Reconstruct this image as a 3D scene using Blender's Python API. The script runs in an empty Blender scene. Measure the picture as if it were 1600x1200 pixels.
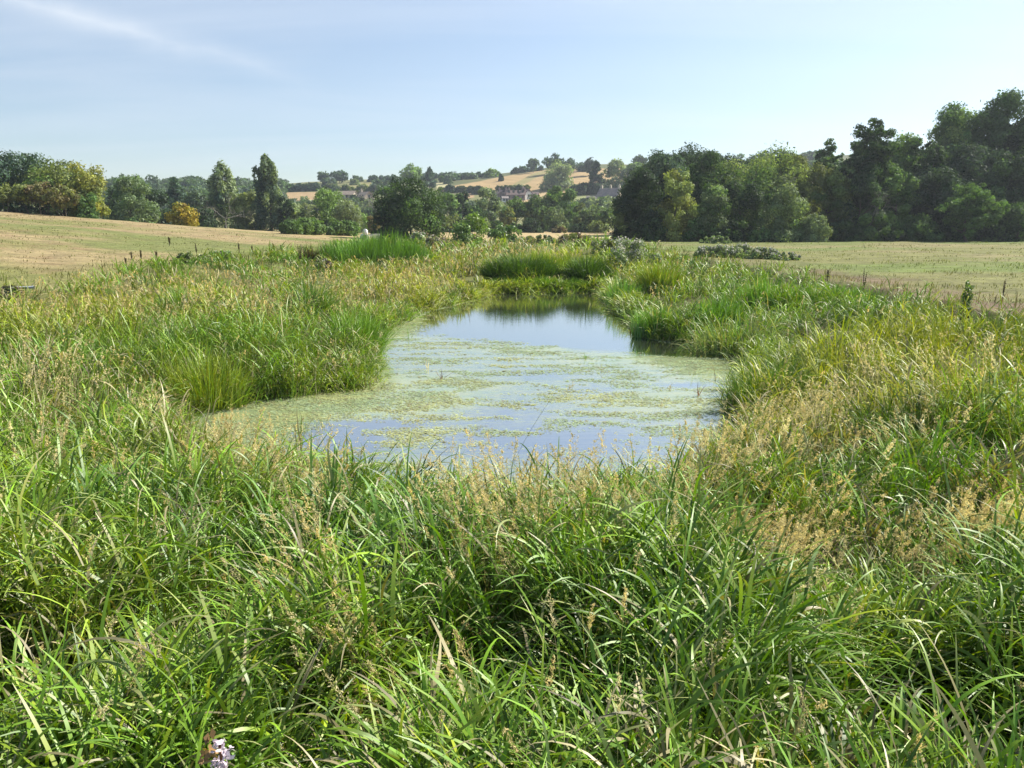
import bpy, math, random
import numpy as np
R = math.radians
sc = bpy.context.scene
COL = sc.collection
rng = np.random.default_rng(7)

# ------------------------------------------------------------------ camera
CAM_Z = 3.2
F = 1180.0                      # focal length in pixels of the 1600 px wide photograph
PITCH = math.atan(253 / F)
cam = bpy.data.cameras.new('camera')
cam.sensor_width = 36; cam.lens = 36 * F / 1600
cam.clip_start = 0.05; cam.clip_end = 6000
cam_o = bpy.data.objects.new('camera', cam); COL.objects.link(cam_o)
cam_o.location = (0, 0, CAM_Z); cam_o.rotation_euler = (math.pi / 2 - PITCH, 0, 0)
sc.camera = cam_o

# ------------------------------------------------------------------ sky and sun
SUN_AZ, SUN_EL = R(64), R(43)
w = bpy.data.worlds.new('World'); sc.world = w; w.use_nodes = True
NT = w.node_tree; N = NT.nodes; LK = NT.links
sky = N.new('ShaderNodeTexSky'); sky.sky_type = 'NISHITA'; sky.sun_disc = False
sky.sun_elevation = SUN_EL; sky.sun_rotation = SUN_AZ
sky.air_density = 1.0; sky.dust_density = 0.35; sky.ozone_density = 2.2; sky.altitude = 50
bg = N['Background']; bg.inputs[1].default_value = 0.069

def sky_clouds():
    """thin high cirrus, laid out by direction in the sky dome"""
    tc = N.new('ShaderNodeTexCoord')
    sep = N.new('ShaderNodeSeparateXYZ'); LK.new(tc.outputs['Generated'], sep.inputs[0])
    def math_(op, a, b=None, c=None):
        m = N.new('ShaderNodeMath'); m.operation = op
        for i, v in enumerate((a, b, c)):
            if v is None: continue
            if isinstance(v, (int, float)): m.inputs[i].default_value = v
            else: LK.new(v, m.inputs[i])
        return m.outputs[0]
    zc = math_('MAXIMUM', sep.outputs[2], 0.03)
    u = math_('DIVIDE', sep.outputs[0], math_('ADD', zc, 0.12)); v = math_('DIVIDE', sep.outputs[1], math_('ADD', zc, 0.12))
    cmb = N.new('ShaderNodeCombineXYZ'); LK.new(u, cmb.inputs[0]); LK.new(v, cmb.inputs[1])
    mp = N.new('ShaderNodeMapping'); LK.new(cmb.outputs[0], mp.inputs[0])
    mp.inputs['Rotation'].default_value = (0, 0, R(-28)); mp.inputs['Scale'].default_value = (0.35, 1.5, 1)
    nz = N.new('ShaderNodeTexNoise'); LK.new(mp.outputs[0], nz.inputs['Vector'])
    nz.inputs['Scale'].default_value = 0.9; nz.inputs['Detail'].default_value = 7; nz.inputs['Roughness'].default_value = 0.55
    nz.inputs['Distortion'].default_value = 0.6
    rp = N.new('ShaderNodeValToRGB'); LK.new(nz.outputs[0], rp.inputs[0])
    rp.color_ramp.elements[0].position = 0.44; rp.color_ramp.elements[0].color = (0, 0, 0, 1)
    rp.color_ramp.elements[1].position = 0.72; rp.color_ramp.elements[1].color = (1, 1, 1, 1)
    wide = math_('MULTIPLY', rp.outputs[0], 0.34)
    # one brighter streak: a band round a great circle through two directions
    d1 = np.array(dirpx(-60, -20)); d2 = np.array(dirpx(370, 95)); nrm = np.cross(d1, d2); nrm /= np.linalg.norm(nrm)
    mid = d1 * .62 + d2 * .38; mid /= np.linalg.norm(mid)
    def dot(vec, dist=None):
        n = N.new('ShaderNodeVectorMath'); n.operation = 'DOT_PRODUCT'
        LK.new(tc.outputs['Generated'], n.inputs[0]); n.inputs[1].default_value = tuple(vec); return n.outputs['Value']
    nz2 = N.new('ShaderNodeTexNoise'); LK.new(tc.outputs['Generated'], nz2.inputs['Vector'])
    nz2.inputs['Scale'].default_value = 9; nz2.inputs['Detail'].default_value = 6
    band = math_('ADD', dot(nrm), math_('MULTIPLY', math_('SUBTRACT', nz2.outputs[0], 0.5), 0.03))
    band = math_('SUBTRACT', 1.0, math_('MINIMUM', math_('DIVIDE', math_('ABSOLUTE', band), 0.024), 1.0))
    band = math_('MULTIPLY', band, band)
    along = math_('SUBTRACT', 1.0, math_('MINIMUM', math_('DIVIDE', math_('SUBTRACT', 1.0, dot(mid)), 0.035), 1.0))
    nz3 = N.new('ShaderNodeTexNoise'); LK.new(tc.outputs['Generated'], nz3.inputs['Vector'])
    nz3.inputs['Scale'].default_value = 22; nz3.inputs['Detail'].default_value = 5
    streak = math_('MULTIPLY', math_('MULTIPLY', band, along), math_('MULTIPLY', nz3.outputs[0], 0.85))
    fac = math_('MINIMUM', math_('ADD', wide, streak), 0.8)
    mix = N.new('ShaderNodeMixRGB'); LK.new(fac, mix.inputs[0]); LK.new(sky.outputs[0], mix.inputs[1])
    mix.inputs[2].default_value = (6.2, 6.7, 7.3, 1)
    LK.new(mix.outputs[0], bg.inputs[0])

def dirpx(px, py):
    cx = (px - 800) / F; cy = -(py - 600) / F
    sp, cp = math.sin(PITCH), math.cos(PITCH)
    v = (cx, cp + cy * sp, -sp + cy * cp)
    l = math.sqrt(sum(q * q for q in v)); return tuple(q / l for q in v)
sky_clouds()

sl = bpy.data.lights.new('sun', 'SUN'); sl.energy = 5.0; sl.angle = R(0.53); sl.color = (1.0, 0.94, 0.84)
so = bpy.data.objects.new('sun', sl); COL.objects.link(so)
so.rotation_euler = (math.pi / 2 - SUN_EL, 0, math.pi - SUN_AZ)
so.location = (40, 30, 60)
sc.view_settings.view_transform = 'Standard'; sc.view_settings.look = 'None'
sc.view_settings.gamma = 1; sc.view_settings.exposure = 1.1
sc.cycles.max_bounces = 8; sc.cycles.diffuse_bounces = 1; sc.cycles.transmission_bounces = 5
sc.cycles.glossy_bounces = 3; sc.cycles.sample_clamp_indirect = 6; sc.cycles.sample_clamp_direct = 12
sc.render.film_transparent = False

# ------------------------------------------------------------------ small helpers
def pix(x, y, z):
    """photograph pixel of a world point (used to lay out plots of ground)"""
    sp, cp = math.sin(PITCH), math.cos(PITCH)
    dz = z - CAM_Z
    fz = y * cp - dz * sp; uy = y * sp + dz * cp
    fz = np.where(fz < 0.05, 0.05, fz)
    return 800 + F * x / fz, 600 - F * uy / fz

def on_z(px, py, z=0.0):
    d = dirpx(px, py); t = (z - CAM_Z) / d[2]; return d[0] * t, d[1] * t

def at_y(px, py, Y):
    d = dirpx(px, py); t = Y / d[1]; return d[0] * t, Y, CAM_Z + d[2] * t

def sstep(a, b, x):
    t = np.clip((x - a) / (b - a), 0, 1); return t * t * (3 - 2 * t)

def _hash(xi, yi, s):
    h = (xi.astype(np.int64) * 374761393 + yi.astype(np.int64) * 668265263 + s * 1442695041) & 0xffffffff
    h = ((h ^ (h >> 13)) * 1274126177) & 0xffffffff
    return ((h ^ (h >> 16)) & 0xffffff) / float(0xffffff)

def vn(x, y, s=0):
    x = np.asarray(x, float); y = np.asarray(y, float)
    xi = np.floor(x); yi = np.floor(y); fx = x - xi; fy = y - yi
    fx = fx * fx * (3 - 2 * fx); fy = fy * fy * (3 - 2 * fy)
    a = _hash(xi, yi, s); b = _hash(xi + 1, yi, s); c = _hash(xi, yi + 1, s); d = _hash(xi + 1, yi + 1, s)
    return (a * (1 - fx) + b * fx) * (1 - fy) + (c * (1 - fx) + d * fx) * fy

def fbm(x, y, s=0, o=4):
    t = 0; a = 0.5; n = 0
    for i in range(o):
        t = t + a * vn(x * 2 ** i + 17.3 * i, y * 2 ** i - 9.1 * i, s + i); n += a; a *= 0.5
    return t / n

def inpoly(x, y, P):
    ins = np.zeros(np.shape(x), bool); n = len(P)
    for i in range(n):
        x1, y1 = P[i]; x2, y2 = P[(i + 1) % n]
        if y1 == y2: continue
        c = ((y1 > y) != (y2 > y)) & (x < (x2 - x1) * (y - y1) / (y2 - y1) + x1)
        ins ^= c
    return ins

def polydist(x, y, P):
    d = np.full(np.shape(x), 1e9); n = len(P)
    for i in range(n):
        ax, ay = P[i]; bx, by = P[(i + 1) % n]
        vx, vy = bx - ax, by - ay; L = vx * vx + vy * vy + 1e-9
        t = np.clip(((x - ax) * vx + (y - ay) * vy) / L, 0, 1)
        d = np.minimum(d, np.hypot(x - ax - t * vx, y - ay - t * vy))
    return np.where(inpoly(x, y, P), -d, d)

def tag(o, label=None, cat=None, group=None, kind=None):
    if label: o['label'] = label
    if cat: o['category'] = cat
    if group: o['group'] = group
    if kind: o['kind'] = kind
    return o

def empty(name, loc=(0, 0, 0), rz=0):
    o = bpy.data.objects.new(name, None); COL.objects.link(o); o.location = loc; o.rotation_euler = (0, 0, rz)
    o.empty_display_size = 0.2
    return o

def mesh_obj(name, V, faces4=None, faces3=None, col=None, mat=None, parent=None, smooth=False, loc=None):
    V = np.asarray(V, np.float32).reshape(-1, 3)
    me = bpy.data.meshes.new(name)
    q = np.zeros((0, 4), np.int32) if faces4 is None else np.asarray(faces4, np.int32).reshape(-1, 4)
    t = np.zeros((0, 3), np.int32) if faces3 is None else np.asarray(faces3, np.int32).reshape(-1, 3)
    me.vertices.add(len(V)); me.vertices.foreach_set('co', V.ravel())
    lv = np.concatenate([q.ravel(), t.ravel()]).astype(np.int32)
    me.loops.add(len(lv)); me.loops.foreach_set('vertex_index', lv)
    nf = len(q) + len(t); me.polygons.add(nf)
    ls = np.concatenate([np.arange(len(q)) * 4, len(q) * 4 + np.arange(len(t)) * 3]).astype(np.int32)
    me.polygons.foreach_set('loop_start', ls)
    me.polygons.foreach_set('use_smooth', np.full(nf, smooth, bool))
    me.update(calc_edges=True)
    if col is not None:
        col = np.asarray(col, np.float32)
        if col.shape[1] == 3: col = np.concatenate([col, np.ones((len(col), 1), np.float32)], 1)
        a = me.color_attributes.new('Col', 'FLOAT_COLOR', 'POINT'); a.data.foreach_set('color', col.ravel())
    if mat: me.materials.append(mat)
    o = bpy.data.objects.new(name, me); COL.objects.link(o)
    if parent: o.parent = parent
    if loc: o.location = loc
    return o

# ------------------------------------------------------------------ materials
def newmat(name):
    m = bpy.data.materials.new(name); m.use_nodes = True
    nt = m.node_tree; nt.nodes.clear(); out = nt.nodes.new('ShaderNodeOutputMaterial'); return m, nt, out

def foliage_mat(name, transl=0.35, rough=0.4, gloss=0.06, var=0.25, scale=3.0, tcol=(1.25, 1.3, 0.45)):
    m, nt, out = newmat(name); n = nt.nodes; l = nt.links
    at = n.new('ShaderNodeAttribute'); at.attribute_name = 'Col'
    geo = n.new('ShaderNodeNewGeometry')
    nz = n.new('ShaderNodeTexNoise'); nz.inputs['Scale'].default_value = scale; nz.inputs['Detail'].default_value = 3
    l.new(geo.outputs['Position'], nz.inputs['Vector'])
    mr = n.new('ShaderNodeMapRange'); l.new(nz.outputs[0], mr.inputs[0])
    mr.inputs[1].default_value = 0.3; mr.inputs[2].default_value = 0.7; mr.inputs[3].default_value = 1 - var; mr.inputs[4].default_value = 1 + var
    sc_ = n.new('ShaderNodeVectorMath'); sc_.operation = 'SCALE'; l.new(at.outputs['Color'], sc_.inputs[0]); l.new(mr.outputs[0], sc_.inputs['Scale'])
    d = n.new('ShaderNodeBsdfDiffuse'); l.new(sc_.outputs[0], d.inputs[0])
    tm = n.new('ShaderNodeVectorMath'); tm.operation = 'MULTIPLY'; l.new(sc_.outputs[0], tm.inputs[0]); tm.inputs[1].default_value = tcol
    t = n.new('ShaderNodeBsdfTranslucent'); l.new(tm.outputs[0], t.inputs[0])
    mx = n.new('ShaderNodeMixShader'); mx.inputs[0].default_value = transl; l.new(d.outputs[0], mx.inputs[1]); l.new(t.outputs[0], mx.inputs[2])
    g = n.new('ShaderNodeBsdfGlossy'); g.inputs['Roughness'].default_value = rough; g.inputs[0].default_value = (1, 1, 1, 1)
    fr = n.new('ShaderNodeLayerWeight'); fr.inputs[0].default_value = 0.25
    fm = n.new('ShaderNodeMath'); fm.operation = 'MULTIPLY_ADD'; l.new(fr.outputs['Fresnel'], fm.inputs[0]); fm.inputs[1].default_value = gloss * 1.8; fm.inputs[2].default_value = gloss
    mx2 = n.new('ShaderNodeMixShader'); l.new(fm.outputs[0], mx2.inputs[0]); l.new(mx.outputs[0], mx2.inputs[1]); l.new(g.outputs[0], mx2.inputs[2])
    l.new(mx2.outputs[0], out.inputs[0])
    return m

def attr_mat(name, rough=0.95, var=0.25, scale=2.0, bump=0.0, fine=30.0):
    m, nt, out = newmat(name); n = nt.nodes; l = nt.links
    at = n.new('ShaderNodeAttribute'); at.attribute_name = 'Col'
    geo = n.new('ShaderNodeNewGeometry')
    nz = n.new('ShaderNodeTexNoise'); nz.inputs['Scale'].default_value = scale; nz.inputs['Detail'].default_value = 8; nz.inputs['Roughness'].default_value = 0.7
    l.new(geo.outputs['Position'], nz.inputs['Vector'])
    nf = n.new('ShaderNodeTexNoise'); nf.inputs['Scale'].default_value = fine; nf.inputs['Detail'].default_value = 5
    l.new(geo.outputs['Position'], nf.inputs['Vector'])
    ad = n.new('ShaderNodeMath'); ad.operation = 'MULTIPLY_ADD'; l.new(nf.outputs[0], ad.inputs[0]); ad.inputs[1].default_value = 0.6; l.new(nz.outputs[0], ad.inputs[2])
    mr = n.new('ShaderNodeMapRange'); l.new(ad.outputs[0], mr.inputs[0])
    mr.inputs[1].default_value = 0.5; mr.inputs[2].default_value = 1.1; mr.inputs[3].default_value = 1 - var; mr.inputs[4].default_value = 1 + var
    s = n.new('ShaderNodeVectorMath'); s.operation = 'SCALE'; l.new(at.outputs['Color'], s.inputs[0]); l.new(mr.outputs[0], s.inputs['Scale'])
    b = n.new('ShaderNodeBsdfPrincipled'); l.new(s.outputs[0], b.inputs['Base Color']); b.inputs['Roughness'].default_value = rough
    b.inputs['Specular IOR Level'].default_value = 0.15
    if bump:
        bp = n.new('ShaderNodeBump'); bp.inputs['Strength'].default_value = bump; bp.inputs['Distance'].default_value = 0.1
        l.new(ad.outputs[0], bp.inputs['Height']); l.new(bp.outputs[0], b.inputs['Normal'])
    l.new(b.outputs[0], out.inputs[0]); return m

def plain_mat(name, c, rough=0.8, var=0.2, scale=4.0, metallic=0.0):
    m, nt, out = newmat(name); n = nt.nodes; l = nt.links
    geo = n.new('ShaderNodeNewGeometry')
    nz = n.new('ShaderNodeTexNoise'); nz.inputs['Scale'].default_value = scale; nz.inputs['Detail'].default_value = 6
    l.new(geo.outputs['Position'], nz.inputs['Vector'])
    r = n.new('ShaderNodeValToRGB'); l.new(nz.outputs[0], r.inputs[0])
    r.color_ramp.elements[0].position = 0.3; r.color_ramp.elements[1].position = 0.7
    r.color_ramp.elements[0].color = tuple(q * (1 - var) for q in c) + (1,); r.color_ramp.elements[1].color = tuple(q * (1 + var) for q in c) + (1,)
    b = n.new('ShaderNodeBsdfPrincipled'); l.new(r.outputs[0], b.inputs['Base Color']); b.inputs['Roughness'].default_value = rough
    b.inputs['Metallic'].default_value = metallic
    l.new(b.outputs[0], out.inputs[0]); return m

M_BLADE = foliage_mat('grass_blades', 0.23, 0.46, 0.030, 0.28, 2.0, (1.6, 1.6, 0.25))
M_STRAW = foliage_mat('dry_seed_heads', 0.45, 0.6, 0.01, 0.12, 2.0, (1.1, 1.1, 0.8))
M_LEAF = foliage_mat('tree_leaves', 0.36, 0.6, 0.015, 0.22, 0.45)
M_LEAFN = foliage_mat('plant_leaves', 0.3, 0.5, 0.03, 0.2, 3.0)
M_GROUND = attr_mat('meadow_soil_and_turf', 0.95, 0.6, 0.7, 1.0, 6.0)
M_HILL = attr_mat('hill_fields', 0.95, 0.16, 0.06, 0.0, 0.9)
M_BARK = plain_mat('bark', (0.085, 0.07, 0.05), 0.9, 0.35, 6)
M_DEADW = plain_mat('dead_wood', (0.33, 0.29, 0.24), 0.9, 0.25, 6)
M_FLOWER = foliage_mat('flower_heads', 0.3, 0.6, 0.02, 0.1, 5.0, (1, 1, 1))

# ------------------------------------------------------------------ shape of the land
POND_PX = [(245, 668), (305, 645), (420, 626), (505, 613), (568, 607), (572, 585), (562, 560), (572, 532), (598, 514), (630, 501), (655, 487), (700, 477),
           (745, 466), (768, 459), (850, 458), (942, 457), (952, 470), (966, 485), (990, 500), (1008, 524), (1050, 534), (1100, 541), (1150, 550),
           (1185, 572), (1170, 610), (1165, 640), (1160, 665), (1140, 710), (1105, 770), (1000, 822), (850, 842), (700, 838), (560, 800),
           (430, 772), (315, 738), (255, 702)]
POND = [on_z(*p) for p in POND_PX]

RIDGE = np.array([(-3000, 292), (0, 292), (300, 291), (440, 292), (500, 287), (560, 283), (640, 280), (700, 277), (760, 275), (800, 270), (850, 263), (900, 258),
                  (960, 258), (1010, 263), (1060, 264), (1120, 262), (1200, 258), (1300, 252), (1500, 248), (4000, 245)], float)

def land(x, y):
    x = np.asarray(x, float); y = np.asarray(y, float)
    wob = (fbm(x * 0.15, y * 0.15, 3) - 0.5) * 3.0
    tr = sstep(12.2, 13.3, x + wob * 0.35 + (fbm(x * .7, y * .7, 8) - .5) * 1.2)
    tl = sstep(13.5, 18.0, -x + wob)
    ty = sstep(58, 75, y)
    m = np.maximum(np.maximum(tr, tl), ty)
    z = 0.38 + 0.47 * m + (fbm(x * 0.5, y * 0.5, 5) - 0.5) * 0.22 * (1 - m) + (fbm(x * 0.35, y * 0.35, 11) - .5) * 0.12
    sx = -x - 19
    rise = 0.082 * (np.sqrt(np.maximum(sx, 0) ** 2 + 9) - 3) * (sx > 0)
    rise = np.where(rise > 4.6, 4.6 + (rise - 4.6) * 0.2, rise)
    z = z + rise * sstep(12, 42, y) * (1 - sstep(100, 150, y) * 0.8)
    near = (np.abs(x) < 14) & (y < 40) & (y > 2)
    d = np.full(x.shape, 9.0)
    if near.any():
        d[near] = polydist(x[near] + (vn(x[near] * 1.7, y[near] * 1.7, 21) - .5) * 0.5, y[near] + (vn(x[near] * 1.7, y[near] * 1.7, 22) - .5) * 0.5, POND)
    z = -0.35 + (z + 0.35) * (0.62 * sstep(-0.55, 0.5, d) + 0.38 * sstep(0.3, 2.6, d))
    # far hills
    rr = np.hypot(x, y)
    far = (y > 150)
    if far.any():
        fx, fy, fr = x[far], y[far], rr[far]
        a = 800 + F * (fx / np.maximum(fy, 1)) / math.cos(PITCH) * 0.955
        py = np.interp(a, RIDGE[:, 0], RIDGE[:, 1])
        ang = np.arctan((600 - py) / F) - PITCH
        Yr = 620.0
        zr = CAM_Z + np.tan(ang) * Yr / np.cos(np.arctan(fx / np.maximum(fy, 1))) * 1.0
        t = np.clip((fy - 235) / (Yr - 235), 0, 1)
        prof = 0.30 * t + 0.70 * (t * t * (3 - 2 * t))
        undul = (fbm(fx * 0.012, fy * 0.012, 31) - 0.5) * 5.0 * t * (1 - t) * 3
        zz = z[far] * (1 - t) + zr * prof + undul
        zz = np.where(fy > Yr, zr - (fy - Yr) * 0.02, zz)
        z[far] = zz
    return z

def land1(x, y): return float(land(np.array([x]), np.array([y]))[0])

def G(px, py):
    """where the line of sight through a photograph pixel meets the land"""
    d = dirpx(px, py)
    t = np.concatenate([np.linspace(2, 150, 900), np.linspace(150, 720, 2200)]) / d[1]
    z = land(d[0] * t, d[1] * t); hit = np.nonzero(CAM_Z + d[2] * t < z)[0]
    if len(hit) == 0: t0 = 615 / d[1]
    else: t0 = t[hit[0]]
    return d[0] * t0, d[1] * t0, land1(d[0] * t0, d[1] * t0)

def gpoly(pts):
    return [G(*p)[:2] for p in pts]
FIELDS = [  # outlines of the hillside fields on the land, with their crop colours
    (gpoly([(683, 299), (714, 289), (780, 277), (850, 266), (920, 263), (1000, 266), (1000, 300), (935, 303), (850, 303), (800, 299), (745, 296)]), (0.33, 0.235, 0.115)),
    (gpoly([(508, 296), (545, 288), (585, 284), (583, 300), (540, 302)]), (0.2, 0.185, 0.075)),
    (gpoly([(444, 301), (496, 300), (498, 313), (452, 314)]), (0.33, 0.235, 0.125)),
    (gpoly([(678, 287), (700, 281), (705, 290), (684, 297)]), (0.36, 0.33, 0.18)),
    (gpoly([(718, 301), (742, 299), (742, 309), (720, 310)]), (0.32, 0.22, 0.12)),
    (gpoly([(898, 305), (940, 306), (940, 313), (898, 312)]), (0.2, 0.22, 0.09)),
    (gpoly([(560, 318), (600, 318), (600, 330), (560, 330)]), (0.3, 0.2, 0.12)),
    (gpoly([(790, 299), (880, 303), (880, 316), (790, 316)]), (0.38, 0.28, 0.15)),
]

def land_colour(x, y, z):
    px, py = pix(x, y, z)
    n1 = fbm(x * 0.12, y * 0.12, 41); n2 = fbm(x * 0.6, y * 0.6, 42); n3 = fbm(x * 0.04, y * 0.1, 43)
    def c(*v): return np.array(v)[None, :]
    def mix(a, b, t): return a * (1 - t[:, None]) + b * t[:, None]
    soil = mix(np.broadcast_to(c(0.05, 0.045, 0.022), (len(x), 3)), np.broadcast_to(c(0.12, 0.125, 0.042), (len(x), 3)), sstep(8, 40, y))
    straw = c(0.26, 0.205, 0.105); green = c(0.11, 0.145, 0.036); olive = c(0.17, 0.165, 0.06)
    tanr = mix(straw, olive, np.clip((n1 - 0.40) * 4, 0, 1)); tanr = mix(tanr, c(0.235, 0.15, 0.088), np.clip((n2 - 0.58) * 3, 0, 0.7))
    left = mix(tanr, green, np.clip((n3 - 0.56) * 5, 0, 0.75))
    right = mix(c(0.155, 0.155, 0.055), green * 1.1, np.clip((n3 - 0.42) * 5, 0, 0.85)); right = mix(right, c(0.215, 0.18, 0.09), np.clip((n1 - 0.53) * 4, 0, 0.6))
    bankr = c(0.15, 0.11, 0.065)
    out = np.where((x > 0)[:, None], right, left)
    out = mix(out, np.broadcast_to(bankr, out.shape), (sstep(19, 14, x) * (x > 5)) * sstep(60, 30, y) * np.clip((n2 - .3) * 3, 0, 1))
    out = mix(out, np.broadcast_to(olive * c(0.9, 1.0, 0.8), out.shape), sstep(26, 18, -x) * (x < -5) * 0.7)
    m = sstep(0.62, 0.8, z) * np.clip(np.maximum(sstep(12.0, 13.5, x), np.maximum(sstep(13.5, 17, -x), sstep(58, 72, y))), 0, 1)
    out = mix(np.broadcast_to(soil, out.shape), out, m)
    # dry strip of field at the far side of the valley floor
    dry = sstep(95, 120, y) * sstep(60, 40, np.abs(x - 5)) * (y < 260)
    out = mix(out, np.broadcast_to(c(0.40, 0.30, 0.155), out.shape), dry * 0.9)
    # hill
    h = sstep(190, 240, y)
    hc = mix(c(0.09, 0.10, 0.04), c(0.17, 0.17, 0.07), np.clip((fbm(x * .02, y * .02, 51) - .4) * 4, 0, 1))
    out = mix(out, hc, h)
    for P, fc in FIELDS:
        ins = inpoly(x, y, P)
        k = 0.9 + 0.2 * n1[ins]
        lines = 1 + 0.05 * np.sin((x[ins] * 0.8 + y[ins] * 0.3) * 1.1)
        out[ins] = np.array(fc)[None, :] * (k * lines)[:, None]
    # green tractor track in the stubble
    a = G(806, 291); b = G(850, 268)
    vx, vy = b[0] - a[0], b[1] - a[1]; L = vx * vx + vy * vy
    t = np.clip(((x - a[0]) * vx + (y - a[1]) * vy) / L, 0, 1); dd = np.hypot(x - a[0] - t * vx, y - a[1] - t * vy)
    out = mix(out, np.broadcast_to(c(0.2, 0.2, 0.08), out.shape), (dd < 4) * 0.7 * (y > 250))
    return out

def build_land():
    az = np.concatenate([np.radians(np.arange(-180, -56, 4.0)), np.radians(np.arange(-56, 56, 0.16)), np.radians(np.arange(56, 180, 4.0))])
    r = np.concatenate([np.array([0.3, 0.8]), 1.2 * np.exp(np.linspace(0, math.log(230 / 1.2), 560)), np.linspace(232, 760, 260), np.array([800, 900, 1100, 1500, 2400, 4000])])
    A, RR = np.meshgrid(az, r); x = (np.sin(A) * RR).ravel(); y = (np.cos(A) * RR).ravel()
    z = land(x, y); c = land_colour(x, y, z)
    na, nr = len(az), len(r)
    i = np.arange(nr - 1)[:, None]; j = np.arange(na)[None, :]; jn = (j + 1) % na
    q = np.stack([i * na + j, i * na + jn, (i + 1) * na + jn, (i + 1) * na + j], -1)
    k = int(np.searchsorted(r, 230.5)) - 1
    V = np.stack([x, y, z], 1)
    def part(name, q, mat):
        q = q.reshape(-1, 4); u, inv = np.unique(q, return_inverse=True)
        o = mesh_obj(name, V[u], inv.reshape(-1, 4), col=c[u], mat=mat, smooth=True); tag(o, kind='structure'); return o
    part('ground', q[:k, :, ::-1], M_GROUND); part('hills', q[k:, :, ::-1], M_HILL)
build_land()

# ------------------------------------------------------------------ the pond
def build_water():
    m, nt, out = newmat('pond_water'); n = nt.nodes; l = nt.links
    geo = n.new('ShaderNodeNewGeometry')
    b = n.new('ShaderNodeBsdfPrincipled'); b.inputs['Base Color'].default_value = (0.035, 0.04, 0.028, 1); b.inputs['Roughness'].default_value = 0.03; b.inputs['IOR'].default_value = 4.0
    gs = n.new('ShaderNodeBsdfGlossy'); gs.inputs['Roughness'].default_value = 0.03; gs.inputs[0].default_value = (.97, .98, 1, 1)
    wx = n.new('ShaderNodeMixShader'); wx.inputs[0].default_value = 0.5; l.new(b.outputs[0], wx.inputs[1]); l.new(gs.outputs[0], wx.inputs[2])
    mp = n.new('ShaderNodeMapping'); mp.inputs['Scale'].default_value = (1.0, 3.4, 1); l.new(geo.outputs['Position'], mp.inputs[0])
    nz = n.new('ShaderNodeTexNoise'); nz.inputs['Scale'].default_value = 2.4; nz.inputs['Detail'].default_value = 4; l.new(mp.outputs[0], nz.inputs['Vector'])
    bp = n.new('ShaderNodeBump'); bp.inputs['Strength'].default_value = 0.06; bp.inputs['Distance'].default_value = 0.03; l.new(nz.outputs[0], bp.inputs['Height']); l.new(bp.outputs[0], b.inputs['Normal']); l.new(bp.outputs[0], gs.inputs['Normal'])
    # submerged and surface-film algae: a wet pale green diffuse skin where the film mask says so
    at = n.new('ShaderNodeAttribute'); at.attribute_name = 'Col'
    sp = n.new('ShaderNodeSeparateColor'); l.new(at.outputs['Color'], sp.inputs[0])
    nb = n.new('ShaderNodeTexNoise'); nb.inputs['Scale'].default_value = 4.5; nb.inputs['Detail'].default_value = 8; nb.inputs['Roughness'].default_value = 0.68; l.new(mp.outputs[0], nb.inputs['Vector'])
    s1 = n.new('ShaderNodeMath'); s1.operation = 'ADD'; l.new(sp.outputs[0], s1.inputs[0]); l.new(nb.outputs[0], s1.inputs[1])
    mr = n.new('ShaderNodeMapRange'); l.new(s1.outputs[0], mr.inputs[0]); mr.inputs[1].default_value = 0.84; mr.inputs[2].default_value = 1.14; mr.inputs[3].default_value = 0; mr.inputs[4].default_value = 0.58
    nc = n.new('ShaderNodeTexNoise'); nc.inputs['Scale'].default_value = 1.1; nc.inputs['Detail'].default_value = 6; l.new(mp.outputs[0], nc.inputs['Vector'])
    rp = n.new('ShaderNodeValToRGB'); l.new(nc.outputs[0], rp.inputs[0])
    rp.color_ramp.elements[0].position = 0.35; rp.color_ramp.elements[0].color = (0.26, 0.34, 0.19, 1)
    rp.color_ramp.elements[1].position = 0.66; rp.color_ramp.elements[1].color = (0.40, 0.42, 0.17, 1)
    d = n.new('ShaderNodeBsdfPrincipled'); l.new(rp.outputs[0], d.inputs['Base Color']); d.inputs['Roughness'].default_value = 0.35; d.inputs['IOR'].default_value = 1.4
    mx = n.new('ShaderNodeMixShader'); l.new(mr.outputs[0], mx.inputs[0]); l.new(wx.outputs[0], mx.inputs[1]); l.new(d.outputs[0], mx.inputs[2])
    l.new(mx.outputs[0], out.inputs[0])
    gx = np.arange(-9, 13, 0.14); gy = np.arange(5, 36, 0.16); X, Y = np.meshgrid(gx, gy); x = X.ravel(); y = Y.ravel()
    d_ = polydist(x, y, POND)
    film = film_mask(x, y)
    nx, ny = len(gx), len(gy)
    i = np.arange(ny - 1)[:, None]; j = np.arange(nx - 1)[None, :]
    q = np.stack([i * nx + j, i * nx + j + 1, (i + 1) * nx + j + 1, (i + 1) * nx + j], -1).reshape(-1, 4)
    q = q[(d_[q] < 1.5).all(1)]
    u, inv = np.unique(q, return_inverse=True)
    o = mesh_obj('pond_water', np.stack([x, y, np.zeros_like(x)], 1)[u], inv.reshape(-1, 4), col=np.stack([film, film, film], 1)[u], mat=m)
    tag(o, kind='structure')

def gauss(px, py, F_, ):
    t = 0
    for cx, cy, sx, sy, a in F_:
        t = t + a * np.exp(-((px - cx) / sx) ** 2 - ((py - cy) / sy) ** 2)
    return t

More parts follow.
